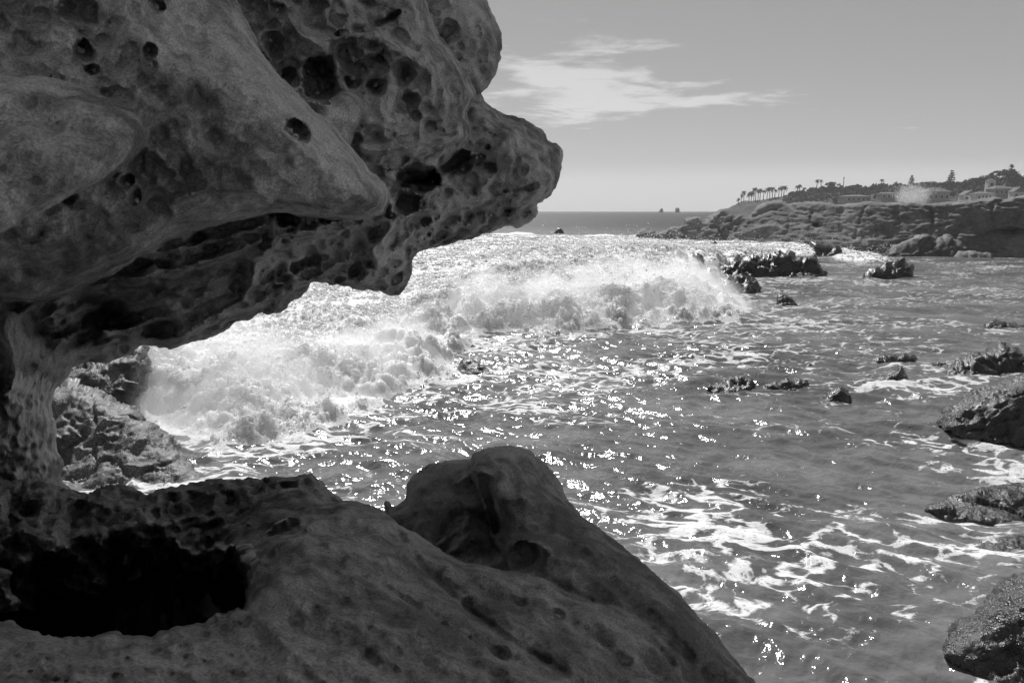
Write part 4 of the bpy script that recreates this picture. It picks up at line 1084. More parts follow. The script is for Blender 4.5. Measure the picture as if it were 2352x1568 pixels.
# foam cover: solid inside, trailing lace outside
flow = fbm2(X * .35 + .6 * perlin2(X * .5, Y * .5), Y * .35, 3, .5, 9)
foam = .15 + .17 * flow
foam = foam + .18 * np.exp(-np.clip(-sd, 0, None) / 2.2)
def patch(u, v, ru, rv, a):
    """cover in an area traced on the water"""
    global foam
    e = np.hypot((PU - u) / ru, (PV - v) / rv)
    foam = foam + a * np.exp(-e ** 2)
pz = (Y * FWD[1] + (0 - CAM_H) * FWD[2])
pz = np.maximum(pz, .3)
PU = VW / 2 + FPX * X / pz; PV = VH / 2 - FPX * (Y * UPV[1] + (0 - CAM_H) * UPV[2]) / pz
for q in [(1850, 1340, 420, 170, .095), (1950, 1430, 170, 110, .03), (2000, 1200, 300, 70, .06), (1500, 1200, 150, 110, .08), (1530, 1150, 120, 90, .10), (1680, 1240, 90, 60, .10), (2290, 1080, 90, 35, .22), (2150, 1290, 140, 40, .06), (1620, 1030, 330, 55, -.20), (1900, 1110, 260, 60, -.16), (960, 1090, 260, 50, -.25),
          (2180, 1350, 150, 60, -.10), (1850, 760, 300, 24, .14), (1420, 860, 260, 40, .12), (2150, 890, 300, 22, .14), (1900, 940, 260, 20, .10), (2000, 680, 350, 20, .10), (2250, 640, 250, 18, .05), (1150, 940, 240, 40, .06), (1900, 1560, 120, 60, -.15), (1700, 830, 120, 20, .12),
          (1600, 710, 140, 30, .05), (2100, 720, 200, 12, -.08), (1400, 1000, 300, 30, .02), (2080, 1560, 110, 60, -.12)]:
    patch(*q)
for (uc, vb, hw) in ROCK_FEET:          # wash collecting round the feet of the rocks
    if vb > 600: patch(uc, vb + 6, hw * 1.15 + 8, 5 + .014 * (vb - 480), .24)
foam = foam * (1 - sstep(dist, 45, 95) * .8)
foam = np.clip(foam, 0, .75)
foam = np.maximum(foam, sstep(inside, 0, .3) * np.clip(.66 + .34 * np.clip(nearfront + .6 * right * sstep(dist, 60, 25), 0, 1) + .14 * flow + .45 * sstep(dist, 18, 40) * np.minimum(fbm2(X * .10, Y * .22, 3, .55, 51), 0), 0, 1))
V3 = np.stack([X, Y, hgt], -1).reshape(-1, 3)
# boil the white water: rounded froth pushed out along the surface normal, sharp creases between
G = V3.reshape(Rg.shape + (3,))
gu = np.gradient(G, axis=0); gv_ = np.gradient(G, axis=1)
nb = np.cross(gv_, gu); nb /= np.linalg.norm(nb, axis=-1, keepdims=True) + 1e-12
nb *= np.sign(nb[..., 2:3] + 1e-9)
sel = np.nonzero((inside.reshape(-1) > .02) & (dist.reshape(-1) < 90))[0]
q = V3[sel]; nn_ = nb.reshape(-1, 3)[sel]; ld = dist.reshape(-1)[sel]
lod1 = lambda wl: sstep(wl / (ld * .0062 + .012), .8, 2.0)
amp_ = (inside * (.10 + .90 * calm) * (.3 + .7 * rise)).reshape(-1)[sel]
qq = q + .10 * np.stack([perlin3(q * 2.1), perlin3(q * 2.1 + 7), perlin3(q * 2.1 + 13)], 1)
def b3(s, sd_): return np.abs(perlin3(qq * s + sd_)) ** .8 - .22
def f3(s, sd_): return perlin3(qq * s + sd_)
dsp = .20 * f3(1.6, 2.2) * lod1(.6) + .16 * f3(3.7, 6.1) * lod1(.28) + .14 * f3(8.0, 4.4) * lod1(.13) + .10 * f3(17, 7.4) * lod1(.06) + .06 * f3(36, 3.4) * lod1(.03)
dsp = .55 * dsp + .55 * (.10 * b3(1.4, 3.3) * lod1(.7) + .13 * b3(3.1, 9.1) * lod1(.33) + .17 * b3(6.4, 5.7) * lod1(.16) + .12 * b3(13, 1.9) * lod1(.08) + .07 * b3(27, 8.2) * lod1(.04) + .035 * b3(52, 4.2) * lod1(.02))
V3[sel] += nn_ * (dsp * amp_)[:, None]
nr, na = Rg.shape
I = np.arange(nr * na).reshape(nr, na)
J = np.roll(I, -1, 1)
Q = np.stack([I[:-1], J[:-1], J[1:], I[1:]], -1).reshape(-1, 4)
sea_me = mesh_np('sea', V3, Q)
set_attr(sea_me, 'foam', foam.reshape(-1)); set_attr(sea_me, 'white', np.clip(inside, 0, 1).reshape(-1))

m, nt, b = new_mat('sea_water')
out = [n for n in nt.nodes if n.type == 'OUTPUT_MATERIAL'][0]
tc = N(nt, 'ShaderNodeTexCoord'); P = tc.outputs['Object']
fa = N(nt, 'ShaderNodeAttribute', attribute_name='foam').outputs['Fac']
wa = N(nt, 'ShaderNodeAttribute', attribute_name='white').outputs['Fac']
P2 = vmul(nt, P, (1, 1, 0))
P2s = vmul(nt, P, (.62, 1.1, 0))      # foam drawn out along the wave crests
wn = noise_node(nt, P2s, .9, 3.0, .5)
wv = N(nt, 'ShaderNodeVectorMath', operation='SUBTRACT'); nt.links.new(wn.outputs['Color'], wv.inputs[0]); wv.inputs[1].default_value = (.5, .5, .5)
ws = N(nt, 'ShaderNodeVectorMath', operation='SCALE'); nt.links.new(wv.outputs[0], ws.inputs[0]); ws.inputs['Scale'].default_value = .8
wadd = N(nt, 'ShaderNodeVectorMath', operation='ADD'); nt.links.new(P2s, wadd.inputs[0]); nt.links.new(ws.outputs[0], wadd.inputs[1])
PW = wadd.outputs[0]
lace_a = noise_node(nt, PW, 1.6, 6.0, .64, .15).outputs[0]
lace_b = noise_node(nt, PW, 3.6, 5.0, .66, .1).outputs[0]
ra = math_node(nt, 'SUBTRACT', 1.0, math_node(nt, 'MULTIPLY', math_node(nt, 'ABSOLUTE', math_node(nt, 'SUBTRACT', lace_a, .5)), 5.0))
rb = math_node(nt, 'SUBTRACT', 1.0, math_node(nt, 'MULTIPLY', math_node(nt, 'ABSOLUTE', math_node(nt, 'SUBTRACT', lace_b, .5)), 4.5))
patchn = noise_node(nt, PW, .55, 4.0, .6, .3).outputs[0]
vn = N(nt, 'ShaderNodeTexVoronoi', feature='DISTANCE_TO_EDGE'); vn.inputs['Scale'].default_value = 3.3
wn2 = noise_node(nt, PW, 3.0, 3.0, .55)
wv2 = N(nt, 'ShaderNodeVectorMath', operation='SCALE'); nt.links.new(wn2.outputs['Color'], wv2.inputs[0]); wv2.inputs['Scale'].default_value = .45
wa2 = N(nt, 'ShaderNodeVectorMath', operation='ADD'); nt.links.new(PW, wa2.inputs[0]); nt.links.new(wv2.outputs[0], wa2.inputs[1])
nt.links.new(wa2.outputs[0], vn.inputs['Vector'])
rv_ = math_node(nt, 'SUBTRACT', 1.0, math_node(nt, 'MULTIPLY', vn.outputs['Distance'], 3.4))
lace = math_node(nt, 'ADD', math_node(nt, 'ADD', math_node(nt, 'MULTIPLY', ra, .34), math_node(nt, 'MULTIPLY', rv_, .34)), math_node(nt, 'ADD', math_node(nt, 'MULTIPLY', rb, .22), math_node(nt, 'MULTIPLY', patchn, .42)))
FTHR = math_node(nt, 'SUBTRACT', 1.12, math_node(nt, 'MULTIPLY', fa, .82))
fm = smooth(nt, lace, FTHR, math_node(nt, 'ADD', FTHR, math_node(nt, 'ADD', .13, math_node(nt, 'MULTIPLY', wa, -.01))))
# small bubble holes
vb = N(nt, 'ShaderNodeTexVoronoi'); vb.inputs['Scale'].default_value = 34.0; nt.links.new(PW, vb.inputs['Vector'])
holes = smooth(nt, vb.outputs['Distance'], .12, .34, .35, 1.0)
geo_e = N(nt, 'ShaderNodeVectorMath', operation='LENGTH'); nt.links.new(P, geo_e.inputs[0])
thin = math_node(nt, 'MULTIPLY', holes, smooth(nt, geo_e.outputs['Value'], 7.0, 26.0, .92, .55))   # spent foam thins out towards the bay
fm = math_node(nt, 'MULTIPLY', fm, math_node(nt, 'MAXIMUM', thin, wa))
b.inputs['Base Color'].default_value = (.10, .10, .10, 1)
murk = noise_node(nt, PW, .5, 3.0, .6).outputs[0]
b.inputs['IOR'].default_value = 1.33
geo_d = N(nt, 'ShaderNodeVectorMath', operation='LENGTH'); nt.links.new(P, geo_d.inputs[0])
nt.links.new(smooth(nt, geo_d.outputs['Value'], 6.0, 160.0, .13, .42), b.inputs['Roughness'])
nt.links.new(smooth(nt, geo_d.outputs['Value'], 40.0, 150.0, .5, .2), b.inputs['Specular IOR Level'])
# sand-clouded inshore, clear and darker over deep water
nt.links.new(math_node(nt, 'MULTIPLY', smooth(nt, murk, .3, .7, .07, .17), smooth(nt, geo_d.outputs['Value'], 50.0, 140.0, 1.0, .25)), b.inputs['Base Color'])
bh = math_node(nt, 'ADD', math_node(nt, 'MULTIPLY', noise_node(nt, P2, 4.5, 2.0, .5, .5).outputs[0], 1.0), math_node(nt, 'MULTIPLY', noise_node(nt, P2, 15.0, 2.5, .6).outputs[0], .26))
farw = math_node(nt, 'MULTIPLY', noise_node(nt, vmul(nt, P2, (.25, 1, 1)), .55, 4.0, .6).outputs[0], smooth(nt, geo_d.outputs['Value'], 35.0, 110.0, 0.0, 14.0))
bh = math_node(nt, 'ADD', bh, farw)
bp = N(nt, 'ShaderNodeBump'); bp.inputs['Strength'].default_value = .41; bp.inputs['Distance'].default_value = .10
nt.links.new(bh, bp.inputs['Height']); nt.links.new(bp.outputs[0], b.inputs['Normal'])
fb = N(nt, 'ShaderNodeBsdfPrincipled'); fb.inputs['Roughness'].default_value = .75
fb.inputs['Specular IOR Level'].default_value = .3
fb.inputs['Subsurface Weight'].default_value = .75; fb.inputs['Subsurface Radius'].default_value = (1, 1, 1); fb.inputs['Subsurface Scale'].default_value = .14
nt.links.new(smooth(nt, lace_b, .3, .7, .74, .93), fb.inputs['Base Color'])
bf = N(nt, 'ShaderNodeBump'); bf.inputs['Strength'].default_value = .6; bf.inputs['Distance'].default_value = .05
fh = math_node(nt, 'ADD', math_node(nt, 'MULTIPLY', noise_node(nt, P, 9.0, 5.0, .7, .3).outputs[0], 1.0), math_node(nt, 'MULTIPLY', fm, .25))
nt.links.new(fh, bf.inputs['Height']); nt.links.new(bf.outputs[0], fb.inputs['Normal'])
tr = N(nt, 'ShaderNodeBsdfTranslucent'); tr.inputs['Color'].default_value = (.8, .8, .8, 1)
mx0 = N(nt, 'ShaderNodeMixShader'); mx0.inputs[0].default_value = .18
nt.links.new(fb.outputs[0], mx0.inputs[1]); nt.links.new(tr.outputs[0], mx0.inputs[2])
mx = N(nt, 'ShaderNodeMixShader')
nt.links.new(fm, mx.inputs[0]); nt.links.new(b.outputs[0], mx.inputs[1]); nt.links.new(mx0.outputs[0], mx.inputs[2])
nt.links.new(mx.outputs[0], out.inputs['Surface'])
M_sea = m
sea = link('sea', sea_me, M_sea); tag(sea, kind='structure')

# ------------------------------------------------------------------ froth: clumps of foam heaped over the tumbling water
m, nt, b = new_mat('froth')
b.inputs['Base Color'].default_value = (.94, .94, .94, 1); b.inputs['Roughness'].default_value = .8; b.inputs['Specular IOR Level'].default_value = .2
trf = N(nt, 'ShaderNodeBsdfTranslucent'); trf.inputs['Color'].default_value = (.9, .9, .9, 1)
mxf = N(nt, 'ShaderNodeMixShader'); mxf.inputs[0].default_value = .5
outf = [n for n in nt.nodes if n.type == 'OUTPUT_MATERIAL'][0]
nt.links.new(b.outputs[0], mxf.inputs[1]); nt.links.new(trf.outputs[0], mxf.inputs[2]); nt.links.new(mxf.outputs[0], outf.inputs['Surface'])
M_froth = m
flat_h = V3[:, 2].copy(); flat_d = dist.reshape(-1)
cand = np.nonzero((inside.reshape(-1) > .35) & (flat_d < 80) & (np.abs(Ag.reshape(-1)) < .69))[0]
wgt = (.10 + np.clip(flat_h[cand], 0, 1.2) ** 1.2)
wgt *= sstep(fbm2(X * .8, Y * .8, 3, .55, 15).reshape(-1)[cand], -.5, .4) + .1
wgt /= wgt.sum()
NPUFF = 240000
pick = RNG.choice(cand, NPUFF, p=wgt)
fpz = V3[pick] + RNG.normal(0, .012, (NPUFF, 3))
rad = flat_d[pick] / FPX * .8 * (RNG.pareto(2.6, NPUFF) + .7)
rad = np.clip(rad, .004, .07)
fpz[:, 2] += rad * RNG.uniform(-.3, .8, NPUFF)
fme = bpy.data.meshes.new('white_water_froth'); fme.vertices.add(NPUFF); fme.vertices.foreach_set('co', fpz.astype(np.float32).ravel())
set_attr(fme, 'rad', rad)
froth = link('white_water_froth', fme, M_froth); tag(froth, kind='stuff')
ng = bpy.data.node_groups.new('froth_clumps', 'GeometryNodeTree')
ng.interface.new_socket('Geometry', in_out='INPUT', socket_type='NodeSocketGeometry')
ng.interface.new_socket('Geometry', in_out='OUTPUT', socket_type='NodeSocketGeometry')
gi = ng.nodes.new('NodeGroupInput'); go = ng.nodes.new('NodeGroupOutput')
m2p = ng.nodes.new('GeometryNodeMeshToPoints'); ico = ng.nodes.new('GeometryNodeMeshIcoSphere'); ico.inputs['Subdivisions'].default_value = 2; ico.inputs['Radius'].default_value = 1.0
nz = ng.nodes.new('ShaderNodeTexNoise'); nz.inputs['Scale'].default_value = 1.5; nz.inputs['Detail'].default_value = 3.0
pos = ng.nodes.new('GeometryNodeInputPosition'); sub = ng.nodes.new('ShaderNodeVectorMath'); sub.operation = 'SUBTRACT'; sub.inputs[1].default_value = (.5, .5, .5)
scl = ng.nodes.new('ShaderNodeVectorMath'); scl.operation = 'SCALE'; scl.inputs['Scale'].default_value = 2.2
sp = ng.nodes.new('GeometryNodeSetPosition'); iop = ng.nodes.new('GeometryNodeInstanceOnPoints'); rv = ng.nodes.new('FunctionNodeRandomValue'); rv.data_type = 'FLOAT_VECTOR'
rv.inputs[1].default_value = (6.28, 6.28, 6.28)
at = ng.nodes.new('GeometryNodeInputNamedAttribute'); at.data_type = 'FLOAT'; at.inputs[0].default_value = 'rad'
sm = ng.nodes.new('GeometryNodeSetShadeSmooth'); smt = ng.nodes.new('GeometryNodeSetMaterial'); smt.inputs['Material'].default_value = M_froth
lk = ng.links.new
lk(gi.outputs[0], m2p.inputs[0]); lk(pos.outputs[0], nz.inputs['Vector']); lk(nz.outputs['Color'], sub.inputs[0]); lk(sub.outputs[0], scl.inputs[0])
lk(ico.outputs[0], sp.inputs['Geometry']); lk(scl.outputs[0], sp.inputs['Offset']); lk(sp.outputs[0], sm.inputs[0]); lk(sm.outputs[0], smt.inputs[0])
lk(m2p.outputs[0], iop.inputs['Points']); lk(smt.outputs[0], iop.inputs['Instance']); lk(rv.outputs[0], iop.inputs['Rotation']); lk(at.outputs[0], iop.inputs['Scale'])
lk(iop.outputs[0], go.inputs[0])
froth.modifiers.new('froth', 'NODES').node_group = ng

# ------------------------------------------------------------------ mist hanging in the breaking wave
mr = np.exp(np.arange(math.log(7.0), math.log(80), .009)); ma = np.radians(np.arange(-37, 30, .2))
MR, MA = np.meshgrid(mr, ma, indexing='ij'); mX = MR * np.sin(MA); mY = MR * np.cos(MA)
msd = poly_sd(mX, mY, fpoly); mfd, _t = line_d(mX, mY, front_line)
mright = sstep(mX / np.maximum(mY, .1), -.18, .05)
mlift = 1.05 * np.exp(-(np.clip(mfd - .5, 0, None) / 2.6) ** 2) + .35 * sstep(fbm2(mX * .22, mY * .22, 2, .5, 31), -.1, .5) * sstep(MR, 50, 25) + .8 * mright * sstep(MR, 60, 22)
mn = .5 * np.abs(perlin2(mX * .55, mY * .5 + 4)) + .35 * np.abs(perlin2(mX * 1.3 + 2, mY * 1.2)) + .22 * np.abs(perlin2(mX * 2.9, mY * 2.7)) + .16 * np.abs(perlin2(mX * 6, mY * 5.6)) + .10 * np.abs(perlin2(mX * 13, mY * 12))
for (u, v, rad, hh) in [(360, 950, 1.1, .7), (330, 860, 1.5, .6), (1500, 590, 4.0, .6)]:
    g = ground(u, v); mlift = mlift + hh * np.exp(-(np.hypot(mX - g[0], mY - g[1]) / rad) ** 2)
mtop = -.25 + sstep(msd + .6 * perlin2(mX * .9, mY * .9), -.6, 1.5) * np.clip(mlift, 0, 1.5) * (.72 + 1.1 * mn)
mv = np.concatenate([np.stack([mX, mY, mtop], -1).reshape(-1, 3), np.stack([mX, mY, np.full(mX.shape, -.4)], -1).reshape(-1, 3)])
mi = np.arange(MR.size).reshape(MR.shape); mo = MR.size
qt = np.stack([mi[:-1, :-1], mi[:-1, 1:], mi[1:, 1:], mi[1:, :-1]], -1).reshape(-1, 4)
def strip(a): return np.stack([a[:-1] + mo, a[1:] + mo, a[1:], a[:-1]], -1)
qs = np.concatenate([strip(mi[0]), strip(mi[:, -1]), strip(mi[-1][::-1]), strip(mi[:, 0][::-1])])
mist_me = mesh_np('wave_mist', mv, np.concatenate([qt, qt[:, ::-1] + mo, qs]))
mm = bpy.data.materials.new('wave_mist'); mm.use_nodes = True
mnt = mm.node_tree; mnt.nodes.clear(); mo_ = N(mnt, 'ShaderNodeOutputMaterial'); mpv = N(mnt, 'ShaderNodeVolumePrincipled')
mpv.inputs['Color'].default_value = (.99, .99, .99, 1); mpv.inputs['Density'].default_value = .4; mpv.inputs['Anisotropy'].default_value = .35
mnt.links.new(mpv.outputs[0], mo_.inputs['Volume'])
mist = link('wave_mist', mist_me, mm); tag(mist, kind='stuff')

# ------------------------------------------------------------------ spray
m, nt, b = new_mat('spray_drops')
b.inputs['Base Color'].default_value = (.9, .9, .9, 1); b.inputs['Roughness'].default_value = .3
M_drop = m
def droplets(name, pts, sizes, label=None):
    t = np.array([[1, 1, 1], [1, -1, -1], [-1, 1, -1], [-1, -1, 1]]) * .6
    n = len(pts)
    rot = RNG.normal(size=(n, 3, 3)); rot = np.linalg.qr(rot)[0]
    det = np.linalg.det(rot); rot[det < 0, :, 0] *= -1
    Vv = np.einsum('nij,kj->nki', rot, t) * sizes[:, None, None] + pts[:, None, :]
    f = np.array([[0, 1, 2], [0, 3, 1], [0, 2, 3], [1, 3, 2]])
    Ff = (f[None] + 4 * np.arange(n)[:, None, None]).reshape(-1, 3)
    o = link(name, mesh_np(name, Vv.reshape(-1, 3), Ff), M_drop)
    tag(o, label, 'spray', kind='stuff')
    return o
flat_in = (inside.reshape(-1) > .6) & (dist.reshape(-1) < 75) & (np.abs(Ag.reshape(-1)) < .7)
cand = np.nonzero(flat_in)[0]
wgt = (np.clip(hgt.reshape(-1)[cand] - .25, 0.02, 2) ** 1.6) * (dist.reshape(-1)[cand] ** .8)
wgt /= wgt.sum()
pick = RNG.choice(cand, 30000, p=wgt)
pp = V3[pick].copy()
dd = dist.reshape(-1)[pick]
pp[:, 2] += RNG.exponential(.16, len(pick)) * (.6 + .02 * dd)
pp[:, :2] += RNG.normal(0, .10, (len(pick), 2))
sz = dd / FPX * RNG.lognormal(-.45, .55, len(pick)) * 1.25
droplets('wave_spray', pp, np.clip(sz, .003, .05))
# burst of spray above the cliff
g0 = unproj(*R6(1730, 280), 60.0)
n = 9000
th_ = RNG.uniform(-1.0, 1.0, n); rr_ = RNG.beta(1.4, 2.8, n) * 3.4
px_ = g0 + np.stack([rr_ * np.sin(th_) * 1.1, RNG.normal(0, .4, n), rr_ * np.cos(th_) * .85 - .3], 1)
droplets('cliff_spray', px_, RNG.lognormal(-4.5, .5, n))
pu, pw = np.meshgrid(np.linspace(0, 2 * math.pi, 48, endpoint=False), np.linspace(.02, math.pi - .02, 28))
pd = np.stack([np.cos(pu) * np.sin(pw), np.sin(pu) * np.sin(pw), np.cos(pw)], -1).reshape(-1, 3)
pr = 1 + .55 * np.abs(perlin3(pd * 2.2 + 3)) + .3 * np.abs(perlin3(pd * 5.1)) + .16 * np.abs(perlin3(pd * 11))
pm = pd * pr[:, None] * np.array([1.25, .6, .85])
ii = np.arange(48 * 28).reshape(28, 48); jj = np.roll(ii, -1, 1)
pq = np.stack([ii[:-1], ii[1:], jj[1:], jj[:-1]], -1).reshape(-1, 4)
plume_me = bpy.data.meshes.new('cliff_spray_mist'); plume_me.from_pydata(pm.tolist(), [], pq.tolist() + [ii[0].tolist(), ii[-1][::-1].tolist()]); plume_me.update()
pmat = mm.copy(); pmat.name = 'spray_plume'; [x for x in pmat.node_tree.nodes if x.type == 'PRINCIPLED_VOLUME'][0].inputs['Density'].default_value = .32
plume = link('cliff_spray_mist', plume_me, pmat, loc=tuple(g0 + np.array([0, 0, .5]))); tag(plume, kind='stuff')
# spatter along the cliff foot
n = 1500
us = RNG.uniform(1500, 2060, n); vs = 585 - (us - 1500) * 0 - RNG.exponential(14, n); zs = np.interp(us, [1500, 1700, 1860, 2060], [58, 54, 48, 45])
droplets('surf_spatter', unproj(us, np.minimum(vs, 592), zs), RNG.lognormal(-4.2, .5, n))
# ------------------------------------------------------------------ headland: trees, palms, houses
def flat_mat(name, a, b_, scale=1.0, rough=.9):
    m, nt, bs = new_mat(name)
    tc = N(nt, 'ShaderNodeTexCoord')
    nt.links.new(smooth(nt, noise_node(nt, tc.outputs['Object'], scale, 4.0, .6).outputs[0], .3, .7, a, b_), bs.inputs['Base Color'])
    bs.inputs['Roughness'].default_value = rough; bs.inputs['Specular IOR Level'].default_value = .15
    return m
M_leaf = flat_mat('leaves', .035, .10, .5); M_trunk = flat_mat('bark', .06, .12, 2.0)
M_wall = flat_mat('house_wall', .55, .75, .3); M_wall2 = flat_mat('house_wall_grey', .25, .34, .3); M_roof = flat_mat('roof_tiles', .10, .18, .8); M_glass = flat_mat('window_glass', .02, .04, 1.0, .1); M_frame = flat_mat('window_frame', .6, .7, 1.0)

def pymesh(name, V, F, mat, parent=None, loc=None, smooth_shade=False):
    me = bpy.data.meshes.new(name); me.from_pydata([tuple(v) for v in V], [], [tuple(f) for f in F])
    if smooth_shade: me.polygons.foreach_set('use_smooth', [True] * len(me.polygons))
    me.update()
    return link(name, me, mat, parent, loc)

def tube(path, radii, n=7):
    V = []; F = []
    for (p, r) in zip(path, radii):
        for k in range(n):
            a = 2 * math.pi * k / n
            V.append((p[0] + r * math.cos(a), p[1] + r * math.sin(a), p[2]))
    for i in range(len(path) - 1):
        for k in range(n):
            F.append((i * n + k, i * n + (k + 1) % n, (i + 1) * n + (k + 1) % n, (i + 1) * n + k))
    F.append(tuple(range(n))[::-1]); F.append(tuple((len(path) - 1) * n + k for k in range(n)))
    return V, F

def empty(name, loc, label, cat, group):
    o = bpy.data.objects.new(name, None); SC.collection.objects.link(o); o.location = loc; o.empty_display_size = .5
    return tag(o, label, cat, group)

rt = random.Random(21)
def hl_depth(u, v):
    for dv in (0, 3, 6, 9, 12, 16):
        z = HL_R.at(u, v + dv)
        if z < 1e8: return z
    return float(np.interp(u, [1650, 2350], [640, 430]))

def palm(x, ytop, ybase, label, crown=13):
    u, vt = R6(x, ytop); _, vb = R6(x, ybase)
    z = hl_depth(u, vb) + 2
    base = unproj(u, vb + 2, z); px = z / FPX
    H = (vb - vt) * px; cr = crown * .4141 * px
    e = empty('palm_tree', base, label, 'palm', 'palms on the headland')
    lean = rt.uniform(-.05, .05) * H
    path = [(lean * (t * t), 0, H * t) for t in (0, .1, .3, .5, .7, .85, 1)]
    V, F = tube(path, [.55, .4, .34, .32, .3, .3, .34], 6)
    pymesh('trunk', V, F, M_trunk, e, smooth_shade=True)
    V = []; F = []
    for k in range(26):
        a = 2 * math.pi * k / 26 + rt.uniform(-.2, .2); up = rt.uniform(-.7, .9); L = cr * rt.uniform(.75, 1.1)
        dx, dy = math.cos(a), math.sin(a)
        prev = None
        for s in range(6):
            t = s / 5
            rr = L * (t * math.cos(up * .6)); zz_ = H + L * (up * t - .75 * t * t)
            w = L * .2 * (1 - t) ** .6 * (.4 + t * 2 if t < .3 else 1) + .02
            c = (lean + dx * rr, dy * rr, zz_)
            i = len(V)
            V += [(c[0] - dy * w, c[1] + dx * w, c[2] - w * .5), c, (c[0] + dy * w, c[1] - dx * w, c[2] - w * .5)]
            if prev is not None:
                F += [(prev, prev + 1, i + 1, i), (prev + 1, prev + 2, i + 2, i + 1)]
            prev = i
    pymesh('crown', V, F, M_leaf, e)

def tree(x, ytop, ybase, wid, label, kind='round', group='trees on the headland', n=420):
    u, vt = R6(x, ytop); _, vb = R6(x, ybase)
    z = hl_depth(u, vb) + rt.uniform(0, 4)
    base = unproj(u, vb + 3, z); px = z / FPX
    H = (vb - vt) * px * 1.12 + .5; W = wid * .4141 * px * 1.15
    e = empty('pine_tree' if kind == 'pine' else 'broad_tree', base, label, 'tree', group)
    path = [(0, 0, 0), (.1, 0, H * .3), (.0, .1, H * .6), (0, 0, H * .88)]
    V, F = tube(path, [H * .045, H * .035, H * .025, H * .01], 6)
    for k in range(5):
        a = k * 1.3; b0 = len(V); h0 = H * (.35 + .08 * k)
        v2, f2 = tube([(0, 0, h0), (math.cos(a) * W * .2, math.sin(a) * W * .2, h0 + H * .12), (math.cos(a) * W * .36, math.sin(a) * W * .36, h0 + H * .2)], [H * .02, H * .014, H * .006], 5)
        V += v2; F += [tuple(i + b0 for i in f) for f in f2]
    pymesh('trunk', V, F, M_trunk, e, smooth_shade=True)
    V = []; F = []
    def leaf(c, s):
        a = rt.uniform(0, 6.28); b1 = rt.uniform(-1, 1)
        d1 = np.array([math.cos(a), math.sin(a), b1 * .6]); d2 = np.cross(d1, [rt.uniform(-1, 1), rt.uniform(-1, 1), rt.uniform(-1, 1)])
        d2 = d2 / (np.linalg.norm(d2) + 1e-6); i = len(V)
        V.extend([c - d1 * s, c + d2 * s * .6, c + d1 * s, c - d2 * s * .6]); F.append((i, i + 1, i + 2, i + 3))
    if kind == 'pine':
        for tier in range(11):
            t = tier / 10
            for k in range(n // 11):
                a = rt.uniform(0, 6.28); r = W * .5 * (1 - t * .85) * math.sqrt(rt.random())
                leaf(np.array([math.cos(a) * r, math.sin(a) * r, H * (.14 + .86 * t) + .12 * r + rt.uniform(-.2, .2)]), H * .05)
    else:
        cl = []
        for k in range(11):
            a = rt.uniform(0, 6.28); r = W * .36 * math.sqrt(rt.random())
            cl.append((np.array([math.cos(a) * r, math.sin(a) * r * .8, H * (.62 + .25 * rt.uniform(-1, 1))]), rt.uniform(.13, .24)))
        for k in range(n):
            c, rs = cl[k % len(cl)]
            d = np.array([rt.gauss(0, 1), rt.gauss(0, 1), rt.gauss(0, 1)]); d /= np.linalg.norm(d)
            q = c + d * np.array([W * rs, W * rs, H * rs * .9]) * rt.random() ** .4
            leaf(q, min(W, H) * .085)
    pymesh('crown', V, F, M_leaf, e)

ordn = ['first', 'second', 'third', 'fourth', 'fifth', 'sixth', 'seventh', 'eighth', 'ninth', 'tenth', 'eleventh', 'twelfth', 'thirteenth', 'fourteenth', 'fifteenth', 'sixteenth', 'seventeenth', 'eighteenth', 'nineteenth']
prow = [(767, 255, 287), (783, 234, 284), (797, 216, 282), (825, 222, 277), (838, 219, 276), (852, 200, 276), (862, 197, 275), (875, 206, 274), (886, 204, 273), (905, 210, 272), (925, 200, 270), (940, 195, 268), (955, 195, 264), (968, 208, 260),
        (990, 197, 256), (1006, 190, 252), (1018, 190, 250)]
for i, (x, a, b_) in enumerate(prow):
    palm(x, a, b_, 'slim palm in the dense row at the headland tip, %s from the left' % ordn[i], rt.uniform(13, 24))
for x, a, b_, lab, c in [(1092, 186, 245, 'left palm of the trio standing right of the dense headland palm row', 17), (1106, 180, 243, 'tallest middle palm of the trio right of the dense headland palm row', 17), (1128, 196, 242, 'right shorter palm of the trio beyond the dense headland palm row', 14),
                         (1197, 154, 262, 'left of two tall twin palms rising above the headland scrub', 15), (1223, 154, 235, 'right of two tall twin palms rising above the headland scrub', 13), (1347, 138, 215, 'thin lone palm poking far above the headland trees left of centre', 7),
                         (1558, 150, 205, 'lone round-headed palm above the middle of the headland trees', 15), (1638, 162, 205, 'small round-headed palm just left of the layered conifer on the headland', 9), (2268, 70, 180, 'tallest palm, its round head above the big tree at the far right', 17)]:
    palm(x, a, b_, lab, c)
